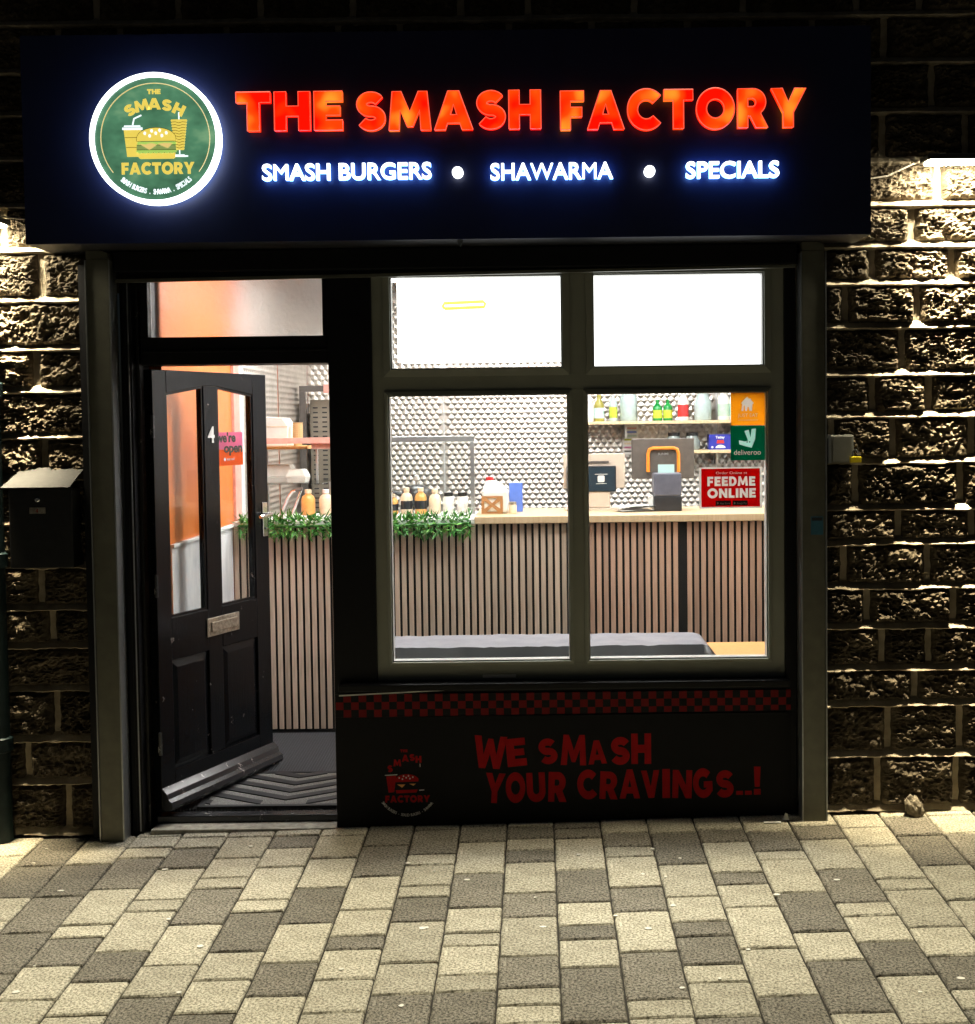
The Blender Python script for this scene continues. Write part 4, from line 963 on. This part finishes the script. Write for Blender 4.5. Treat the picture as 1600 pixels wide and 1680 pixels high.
def garland(x0, x1, label, seed):
    rnd = random.Random(seed); m = MB(); m2 = MB()
    for i in range(int((x1 - x0) * 1500)):
        x = rnd.uniform(x0, x1); a = rnd.uniform(0, 2 * math.pi); rr_ = 0.048 * math.sqrt(rnd.random())
        c = Vector((x, 0.01 + rr_ * math.cos(a) * .8, 0.025 + rr_ * math.sin(a)))
        d = Vector((rnd.gauss(0, .8), math.cos(a) * .7 - .35 + rnd.gauss(0, .3), math.sin(a) + rnd.gauss(0.1, .4))).normalized()
        s = d.orthogonal().normalized(); s.rotate(Matrix.Rotation(rnd.uniform(0, 6.28), 3, d))
        L, w = rnd.uniform(.025, .068), rnd.uniform(.0025, .0085)
        bend = Vector((0, 0, -L * .12)) if rnd.random() < .4 else Vector((0, 0, L * .06))
        (m if rnd.random() < .72 else m2).add([c, c + d * L * .45 + s * w, c + d * L + bend, c + d * L * .45 - s * w], [(0, 1, 2, 3)])
    gl = thing('leaf_garland', label, 'garland', (0, 1.33, FZ + 1.10))
    a = link('dark_leaves', m.mesh(), 'leaf', gl); b = link('light_leaves', m2.mesh(), 'leaf2', gl); a['kind'] = 'stuff'; b['kind'] = 'stuff'
    link('stem', MB().tube([(x0, .01, .03), ((x0 + x1) / 2, .01, .022), (x1, .01, .03)], .008, 6).mesh(), 'leaf', gl)
garland(-1.63, -1.00, 'green plastic leaf garland along the counter edge seen through the doorway', 3)
garland(-0.98, -0.36, 'green plastic leaf garland along the counter edge behind the window', 8)

# glass display guard on the counter
DG = thing('display_guard', 'glass counter guard with aluminium rails standing on the counter', 'sneeze guard', (0, 1.74, CZ))
link('rail', box(-0.86, -0.355, -.012, .012, .405, .438, .002), 'alu', DG); link('rail', box(-1.655, -0.8605, -.012, .012, .405, .438, .002), 'pink_and_reflection', DG)  # left rail painted pink for the orange wall reflected in the aluminium
link('rail', box(-1.30, -0.8605, .013, .05, .372, .404, .002), 'pink_and_reflection', DG)
link('post', box(-0.380, -0.357, -.011, .011, -.013, .4045, .002), 'alu', DG); link('post', box(-1.655, -1.632, -.011, .011, -.013, .4045, .002), 'alu', DG)
link('pane', box(-1.631, -0.381, -.003, .003, 0.0, .4045), 'glass', DG)
link('glass_shelf', box(-1.63, -1.25, .06, .40, .165, .172), 'glass', DG); link('top_shelf', box(-1.65, -1.33, .055, .42, .372, .388), 'pine', DG)
link('shelf_post', MB().box(-1.262, -1.25, .38, .40, -.013, .164).box(-1.645, -1.633, .38, .40, -.013, .371).box(-1.345, -1.333, .395, .415, .1725, .371).mesh(), 'alu', DG)

def lathe_thing(name, label, cat, prof, mat, loc, n=16, group=None, cap=None, capmat=None, band=None, bandmat=None):
    t = thing(name, label, cat, loc, group=group)
    link('body', MB().lathe(prof, n=n).mesh(smooth=True), mat, t)
    if cap: link('cap', MB().lathe(cap, n=n).mesh(smooth=True), capmat, t)
    if band: link('label_band', MB().lathe(band, n=n).mesh(smooth=True), bandmat, t)
    return t
def squeeze(x, y, z, label, mat, h=.15, r=.034, capmat='white', band=None, group=None):
    lathe_thing('sauce_bottle', label, 'bottle', [(r * .9, 0), (r, .006), (r, h * .62), (r * .82, h * .74), (r * .42, h * .82), (r * .42, h * .86)], mat, (x, y, z), group=group,
                cap=[(r * .5, h * .8605), (r * .5, h), (r * .44, h * 1.01)], capmat=capmat,
                band=[(r * 1.01, h * .2), (r * 1.012, h * .22), (r * 1.012, h * .5), (r * 1.01, h * .52)] if band else None, bandmat=band)
squeeze(-1.295, 1.60, CZ, 'orange sauce bottle with broad white cap behind the doorway garland', 'sauce', .145, .040, 'cream')
squeeze(-1.195, 1.60, CZ, 'cream sauce bottle with narrow white cap behind the doorway garland', 'cream', .145, .038, 'white')
squeeze(-1.125, 1.60, CZ, 'cream sauce bottle half hidden by the doorway edge', 'cream', .12, .034, 'cream')
for k, (x, h, m, lab) in enumerate(((-0.815, .115, 'sauce', 'short orange sauce bottle with dark label beside the cast pot'), (-0.735, .15, 'cream', 'tall cream sauce bottle with dark label behind the garland'),
        (-0.655, .15, 'sauce', 'tall pale orange sauce bottle with dark label behind the garland'), (-0.575, .14, 'cream', 'cream sauce bottle without label behind the garland'))):
    squeeze(x, 1.58, CZ, lab, m, h, .034, 'cream', 'dark' if k < 3 else None)
for x, lab in ((-0.50, 'small clear jar with black lid next to the cream bottle'), (-0.42, 'small clear jar with black lid beside the guard post')):
    lathe_thing('spice_jar', lab, 'jar', [(.028, 0), (.031, .006), (.031, .085), (.024, .098)], 'foam', (x, 1.60, CZ), cap=[(.026, .0985), (.027, .118), (.024, .12)], capmat='darklid')
pt = thing('cast_pot', 'round black cast pot with pale knob on the worktop', 'pot', (-0.715, 1.98, CZ))
link('body', MB().lathe([(.05, 0), (.085, .03), (.095, .08), (.085, .115), (.06, .135), (.02, .148)], n=20).mesh(smooth=True), 'dark', pt)
link('knob', MB().lathe([(.008, .1485), (.010, .165), (.018, .175), (.014, .20), (.005, .205)], n=12).mesh(smooth=True), 'foam', pt)
link('handle', MB().tube([(-.09, 0, .09), (-.13, 0, .10), (-.16, 0, .095)], .012, 8).mesh(smooth=True), 'dark', pt)
tg = thing('steel_tongs', 'bent polished steel serving handle leaning above the doorway garland', 'tongs', (-1.40, 1.62, CZ))
link('arm', MB().tube([(-.06, 0, -.01), (-.015, 0, .10), (.01, 0, .135), (.03, 0, .14)], .009, 8).mesh(smooth=True), 'chrome', tg); link('arm', MB().tube([(.0, .01, -.01), (.035, .01, .075), (.048, .01, .112), (.058, .01, .14)], .008, 8).mesh(smooth=True), 'chrome', tg)
link('grip', MB().tube([(.028, .005, .141), (.07, .005, .148)], .011, 8).mesh(smooth=True), 'brownpl', tg)
# jug in a cardboard carrier, blue carton, small jar
jc = thing('oil_jug', 'white plastic jug with red cap in a brown cardboard carrier', 'jug', (-0.235, 1.60, CZ))
link('jug_body', MB().box(-.072, .075, -.055, .055, .004, .135).mesh(bevel=.014), 'foam', jc)
link('jug_shoulder', MB().add([(-.068, -.05, .130), (.07, -.05, .130), (.07, .05, .130), (-.068, .05, .130), (-.052, -.03, .185), (-.006, -.03, .185), (-.006, .03, .185), (-.052, .03, .185)], [(4, 5, 6, 7), (0, 1, 5, 4), (1, 2, 6, 5), (2, 3, 7, 6), (3, 0, 4, 7), (0, 3, 2, 1)]).mesh(bevel=.006), 'foam', jc)
link('cap', MB().lathe([(.022, .184), (.022, .204), (.018, .206)], n=14).mesh(smooth=True), 'redlid', jc, (-.029, 0, 0))
link('jug_handle', MB().tube([(-.01, 0, .175), (.03, 0, .165), (.055, 0, .13)], .010, 8).mesh(smooth=True), 'foam', jc)
cw_ = [[(-.075, 0), (.045, 0), (.045, .10), (-.075, .10)]] + [[(-.015 + a * s, .05 + b * s2) for a, b in tri] for tri, s, s2 in (([(0, .010), (.030, .038), (-.030, .038)], 1, 1), ([(0, .010), (.030, .038), (-.030, .038)], 1, -1))]
cw_ += [[(-.015 + s * .012, .05), (-.015 + s * .045, .028), (-.015 + s * .045, .072)] for s in (1, -1)]
link('carrier', shape_mesh(cw_, .003), 'card', jc, (0, -.058, 0)); link('carrier_side', box(-.076, -.073, -.0575, .05, 0, .10), 'card', jc)
tag(link('blue_carton', MB().box(-.038, .038, -.03, .03, 0, .165).mesh(bevel=.002), 'blue', None, (-0.118, 1.70, CZ)), 'tall plain blue carton standing behind the jug', 'carton')
lathe_thing('spice_jar', 'tiny gold-lidded jar between the jug and the blue carton', 'jar', [(.02, 0), (.022, .004), (.022, .045), (.019, .05)], 'cream', (-0.135, 1.55, CZ), cap=[(.021, .0505), (.021, .064), (.018, .066)], capmat='brass')
# tills
TB = thing('order_terminal', 'beige order terminal with small dark screen on the worktop', 'terminal', (0.335, 1.72, CZ))
link('back_panel', MB().box(-.178, .178, .03, .05, .125, .325).mesh(bevel=.004), 'beige', TB); link('slot', box(-.05, .085, .024, .0295, .272, .282), 'brownpl', TB)
scn = link('screen', MB().box(-.16, .125, -.005, .0235, .105, .255).mesh(bevel=.004), 'dark', TB); link('display', box(-.05, .118, -.0085, -.0055, .112, .248), 'screen', scn)
link('photo_strip', box(-.155, -.052, -.0085, -.0055, .112, .248), 'orangepl', scn); link('icon', shape_mesh([rrect(.018, .058, .162, .20, .008)], .001), 'whiteprint', scn, (0, -.0086, 0))
link('icon_line', MB().box(.002, .075, -.0095, -.0086, .206, .209).box(.008, .07, -.0095, -.0086, .152, .155).mesh(), 'whiteprint', scn)
link('stand', MB().box(-.13, .09, .0, .09, .012, .1245).mesh(bevel=.01), 'beige', TB); link('base', MB().box(-.17, .14, -.04, .12, 0, .0115).mesh(), 'beige', TB)
MN = thing('till_monitor', 'dark till monitor with orange handle ring facing away from the street', 'monitor', (0.738, 1.78, CZ))
link('back_case', MB().box(-.182, .182, 0, .03, .175, .408).mesh(bevel=.005), 'brownpl', MN)
link('handle_ring', MB().tube([(-.088, -.012, .215), (-.088, -.012, .32), (-.080, -.012, .345), (-.06, -.012, .352), (.06, -.012, .352), (.080, -.012, .345), (.088, -.012, .32), (.088, -.012, .215)], .0105, 8).mesh(smooth=True), 'orangepl', MN)
textline('SUNMI', MN, 'alu', -.03, .03, -.0005, .312, .013, .001, bold=.02, merge=True, name='lettering'); link('neck', MB().box(-.06, .06, .0305, .07, 0.0, .30).mesh(), 'dark', MN)
RP = thing('receipt_printer', 'dark slate receipt printer with paper slip below the monitor', 'printer', (0.742, 1.64, CZ))
link('case', MB().box(-.078, .078, -.07, .07, .085, .215).mesh(bevel=.010), 'bluegrey', RP); link('base', MB().box(-.079, .079, -.072, .072, 0, .0845).mesh(bevel=.006), 'dark', RP)
link('paper_slip', MB().prism([(-.048, .212), (.045, .212), (.045, .262), (-.048, .262)], .0, .002).mesh(), 'cyan', RP); link('side_button', MB().box(-.105, -.0795, -.03, .03, .03, .085).mesh(bevel=.003), 'paper', RP)
pp = thing('paper_pile', 'untidy pile of white receipts beside the printer', 'papers', (0.56, 1.60, CZ))
for k in range(7):
    link('sheet', MB().add([(-.10, -.05, 0), (.09, -.05, .004 * (k % 3)), (.09, .05, .002), (-.10, .05, .006 * (k % 2))], [(0, 1, 2, 3)]).mesh(), 'paper', pp, (pr.uniform(-.03, .03), pr.uniform(-.02, .02), .003 + .005 * k), (0, pr.uniform(-.08, .08), pr.uniform(-.5, .5)))

# back wall shelves and stock
SV = thing('wall_shelf', 'long pale wooden shelf of bottles on the steel back wall', 'shelf', (0, 3.40, 1.722))
link('board', box(0.30, 1.78, -.10, .195, 0, .022, .002), 'top', SV)
for x in (0.65, 1.45): link('bracket', MB().prism([(x - .008, -.10), (x + .008, -.10), (x + .008, -.001), (x - .008, -.001)], .10, .195).mesh(), 'alu', SV)
SV2 = thing('wall_shelf', 'short pale wooden shelf holding blue tea cartons', 'shelf', (0, 3.40, 1.512))
link('board', box(0.72, 1.80, -.10, .195, 0, .022, .002), 'top', SV2); link('bracket', box(1.30, 1.316, .10, .195, -.09, -.0005), 'alu', SV2)
SZ = 1.744; Y3 = 3.42
def bottle(x, h, r, mat, label, cap='white', band=None, neck=.4, n=16, y=Y3, name='bottle', cat='bottle', z=None):
    lathe_thing(name, label, cat, [(r * .92, 0), (r, .006), (r, h * .6), (r * .85, h * .7), (r * neck, h * .82), (r * neck, h * .92)], mat, (x, y, SZ if z is None else z), n=n,
                cap=[(r * neck * 1.15, h * .9205), (r * neck * 1.15, h)], capmat=cap, band=[(r * 1.01, h * .12), (r * 1.015, h * .13), (r * 1.015, h * .5), (r * 1.01, h * .51)] if band else None, bandmat=band)
bottle(0.385, .19, .030, 'foam', 'white bottle at the end of the shelf by the window mullion', 'white')
bottle(0.455, .19, .036, 'oil', 'olive oil bottle with pale label on the shelf', 'oil', 'cyan')
bottle(0.555, .20, .030, 'clearb', 'slim clear bottle with lime liquid low in it on the shelf', 'white', 'lime')
bottle(0.665, .27, .062, 'clearb', 'big pale blue-grey water bottle on the shelf', 'cyan', neck=.35)
for x, q in ((0.872, 'big water bottle'), (0.945, 'red-labelled white bottle')): bottle(x, .15, .034, 'greenb', 'small green glass bottle with lime label, next to the ' + q, 'greenb', 'lime', neck=.36)
bottle(1.055, .22, .040, 'foam', 'white bottle with red label on the shelf', 'redlid', 'redlid', neck=.5)
bottle(1.195, .21, .062, 'clearb', 'squat clear glass jar with dark lid on the shelf', 'jar', neck=.7, name='glass_jar', cat='jar')
for x, q in ((1.345, 'squat glass jar'), (1.425, 'plain cream bottle')): bottle(x, .225, .043, 'foam', 'white bottle with mint green label, next to the ' + q, 'white', 'mint', neck=.6)
bottle(1.52, .22, .040, 'cream', 'plain cream bottle next to the red cans', 'foam', neck=.6)
for x in (1.615, 1.70):
    lathe_thing('drink_can', 'tall red can with yellow stripe on the shelf', 'can', [(.030, 0), (.037, .010), (.037, .185), (.030, .197)], 'redcan', (x, Y3, SZ), group='tall red cans', cap=[(.029, .1975), (.029, .199)], capmat='alu')
    link('stripe', box(-.010, .014, -.040, -.0372, .04, .16), 'je', C.objects[-1].parent)
def carton(x, w, h, d, mat, label, deco):
    t = thing('tea_carton', label, 'carton', (x, 3.40, 1.534)); link('box', MB().box(-w / 2, w / 2, -d / 2, d / 2, 0, h).mesh(bevel=.001), mat, t)
    for nm, pts, m in deco: link(nm, shape_mesh([pts], .001), m, t, (0, -d / 2 - .0002, 0))
    return t
tc = carton(1.31, .16, .108, .10, 'tea', 'dark blue tea carton with white cup picture on the short shelf', [('cup_print', arc(0, .012, .036, .022, 0, 180, 10), 'whiteprint'), ('red_flash', [(-.028, .045), (.028, .045), (.022, .068), (-.022, .068)], 'redlid'), ('mark', arc(-.058, .018, .008, .008, 0, 360, 10)[:-1], 'whiteprint')])
textline('Tetley', tc, 'whiteprint', -.035, .03, -.0505, .080, .018, .001, bold=.03, merge=True, name='lettering')
carton(1.46, .12, .105, .10, 'blue', 'lighter blue carton with orange print next to the tea carton', [('orange_print', [(-.05, .01), (.05, .01), (.04, .05), (-.05, .035)], 'orangepl'), ('swirl', arc(.0, .06, .03, .012, 0, 360, 12)[:-1], 'cyan')])
for x, lab in ((0.985, 'smoked glass storage jar with black lid above the till, beside the chart'), (1.115, 'smoked glass storage jar with black lid above the till, beside the tea cartons')):
    lathe_thing('storage_jar', lab, 'jar', [(.052, 0), (.058, .01), (.058, .06), (.040, .10)], 'jar', (x, 3.40, 1.534), cap=[(.042, .1005), (.042, .122), (.038, .125)], capmat='darklid')
CH = thing('wall_chart', 'white allergen chart with coloured rows on the steel wall', 'chart', (0.69, 3.592, 1.50))
link('sheet', box(-.058, .058, 0, .004, 0, .235), 'paper', CH)
for k, mt in enumerate(('brownpl', 'pink', 'yel2' if 0 else 'cream', 'lime', 'mint', 'blue', 'pink_and_reflection')): link('row', box(-.045, .045, -.0015, -.0002, .018 + k * .028, .030 + k * .028), mt, CH)
# vented cabinet and pipe in the far corner
VC = thing('vented_cabinet', 'tall bronze-grey metal cabinet with two columns of slots in the far corner', 'cabinet', (-1.475, 3.30, FZ))
link('case', box(-.115, .16, 0, .28, 0, 1.85, .004), 'locker', VC)
for k in range(30):
    for xx in (-.075, -.010): link('vent_slot', box(xx - .018, xx + .016, -.003, .001, 1.79 - k * .0335, 1.799 - k * .0335), 'dark', VC)
link('corner_post', box(.062, .082, -.012, -.0005, 0, 1.85, .002), 'pink_and_reflection', VC)
PF = thing('pipe_frame', 'square brown metal pipe frame standing in front of the steel wall', 'pipe frame', (-1.62, 3.20, FZ))
link('upright', box(-.02, .02, -.02, .02, 0, 1.905), 'brownpl', PF); link('crossbar', box(-.02, .40, -.02, .02, 1.9055, 1.945), 'brownpl', PF); link('coupling', box(.150, .20, -.026, .026, 1.895, 1.955), 'pink_and_reflection', PF)
# foam boxes and cups
fb = thing('foam_box_stack', 'big white takeaway box with sloped shoulder on the top shelf', 'box', (-1.54, 1.98, CZ + .3885))
link('lower_box', MB().prism([(-.10, 0), (.075, 0), (.08, .12), (.05, .165), (-.09, .175), (-.10, .12)], -.10, .12).mesh(bevel=.004), 'foam', fb)
link('lid_seam', box(-.101, .0805, -.103, -.1005, .112, .118), 'cream', fb)
cs = thing('cup_stack', 'stack of brown paper cups on the top shelf beside the white box', 'cups', (-1.415, 1.95, CZ + .3885))
for k in range(7): link('cup', MB().lathe([(.024, 0), (.030, .055), (.032, .056), (.032, .060), (.028, .060)], n=14).mesh(), 'kraft', cs, (0, 0, k * .013))
for k, (x, z) in enumerate(((-1.55, 0), (-1.44, .0))):
    ft = thing('foam_tray', 'large white foam clamshell tray on the glass shelf' if k == 0 else 'small white foam clamshell tray at the end of the glass shelf', 'tray', (x + (0.03 if k == 0 else .03), 1.94 - .03 * k, CZ + .1725))
    s = 1 if k == 0 else .6
    link('base', MB().add([(-.085 * s, -.07, 0), (.085 * s, -.07, 0), (.085 * s, .07, 0), (-.085 * s, .07, 0), (-.10 * s, -.08, .035), (.10 * s, -.08, .035), (.10 * s, .08, .035), (-.10 * s, .08, .035)], [(0, 3, 2, 1), (4, 5, 6, 7), (0, 1, 5, 4), (1, 2, 6, 5), (2, 3, 7, 6), (3, 0, 4, 7)]).mesh(bevel=.004), 'foam', ft)
    link('lid', MB().add([(-.10 * s, -.08, .036), (.10 * s, -.08, .036), (.10 * s, .08, .036), (-.10 * s, .08, .036), (-.075 * s, -.06, .036 + .07 * s), (.065 * s, -.06, .036 + .07 * s), (.065 * s, .06, .036 + .07 * s), (-.075 * s, .06, .036 + .07 * s)], [(0, 3, 2, 1), (4, 5, 6, 7), (0, 1, 5, 4), (1, 2, 6, 5), (2, 3, 7, 6), (3, 0, 4, 7)]).mesh(bevel=.006), 'foam', ft)
# window seat, cushion, mats
WS = thing('window_seat', 'low orange pine window seat behind the window', 'bench', (0, 0.20, FZ))
link('board', box(-0.88, 1.9, 0.01, 0.46, .555, .585, .003), 'pine', WS); link('leg', box(-.85, -.79, .03, .43, -.055, .5545), 'pine', WS); link('leg', box(1.6, 1.66, .03, .43, -.055, .5545), 'pine', WS)
cu = MB(); nx, ny = 60, 10; x0, x1, y0, y1 = -0.86, 0.81, 0.225, 0.63; v = []; f = []
for j in range(ny + 1):
    for i in range(nx + 1):
        u, t = i / nx, j / ny; e = min(1, min(u, 1 - u) * 26, min(t, 1 - t) * 16); e = math.sqrt(max(0, e * (2 - e)))
        z = .026 + .040 * e + .005 * noise.noise(Vector((u * 26, t * 3, 1))) * e + .003 * noise.noise(Vector((u * 60 + t * 22, t * 5, 4))) * e
        v.append((x0 + (x1 - x0) * u, y0 + (y1 - y0) * t, z + FZ + .5855 - .004))
nb = len(v)
for p in list(v):
    v.append((p[0], p[1], FZ + .5865))
for j in range(ny):
    for i in range(nx):
        a = j * (nx + 1) + i; f.append((a, a + 1, a + nx + 2, a + nx + 1)); f.append((nb + a, nb + a + nx + 1, nb + a + nx + 2, nb + a + 1))
for i in range(nx):
    f.append((i, nb + i, nb + i + 1, i + 1)); a = ny * (nx + 1) + i; f.append((a, a + 1, nb + a + 1, nb + a))
for j in range(ny):
    a = j * (nx + 1); f.append((a, a + nx + 1, nb + a + nx + 1, nb + a)); a += nx; f.append((a, nb + a, nb + a + nx + 1, a + nx + 1))
cme = cu.add(v, f).mesh(smooth=True); cme.materials.append(M['leather']); cme.materials.append(M['cushion_sheen'])
for p in cme.polygons: p.material_index = 1 if p.normal.z > 0.93 else 0  # up-facing faces take the painted sheen
tag(link('seat_cushion', cme), 'long thin black cushion with painted sheen on top lying on the window seat', 'cushion')
RM = link('rubber_mat', box(-.53, .53, -.36, .355, .001, .010, .003), 'rubber', None, (-1.08, 0.98, fz(.98)), (math.atan(.03), 0, 0)); tag(RM, 'black ribbed rubber floor mat between door and counter', 'mat')
CM = thing('door_mat', 'grey doormat with black chevron stripes lying just inside the threshold', 'mat', (-1.17, 0.385, fz(.385)), (math.atan(.03), 0, 0))
link('pile', box(-.36, .36, -.21, .24, 0.001, .010), 'matgrey', CM)
link('border', MB().box(-.385, .385, -.235, -.2105, 0.001, .014).box(-.385, .385, .2405, .262, 0.001, .014).box(-.385, -.3605, -.21, .24, 0.001, .014).box(.3605, .385, -.21, .24, 0.001, .014).mesh(), 'matblack', CM)
for k in range(-3, 4):
    y = k * .105
    def cl_(p): return (max(-.36, min(.36, p[0])), max(-.2095, min(.2395, p[1])))
    for s in (-1, 1):
        # one leg of a chevron, clipped to the mat
        a, b = (0, y - .05), (s * .36, y + .13); n = 14; pts = []
        lo = [(a[0] + (b[0] - a[0]) * i / n, a[1] + (b[1] - a[1]) * i / n) for i in range(n + 1)]
        seg = [(p[0], p[1], min(p[1] + .048, .2395)) for p in lo if p[1] > -.2095 and p[1] < .235]
        if len(seg) < 2: continue
        vv = [(q[0], q[1], z) for z in (.0102, .0150) for q in seg] + [(q[0], q[2], z) for z in (.0102, .0150) for q in seg]
        m_ = len(seg); ff = []
        for i in range(m_ - 1): ff += [(m_ + i, m_ + i + 1, 3 * m_ + i + 1, 3 * m_ + i), (i, i + 1, m_ + i + 1, m_ + i), (2 * m_ + i, 3 * m_ + i, 3 * m_ + i + 1, 2 * m_ + i + 1)]
        link('chevron', MB().add(vv, ff).mesh(), 'matblack', CM)
print('pavers', n_pav, 'objects', len(bpy.data.objects))
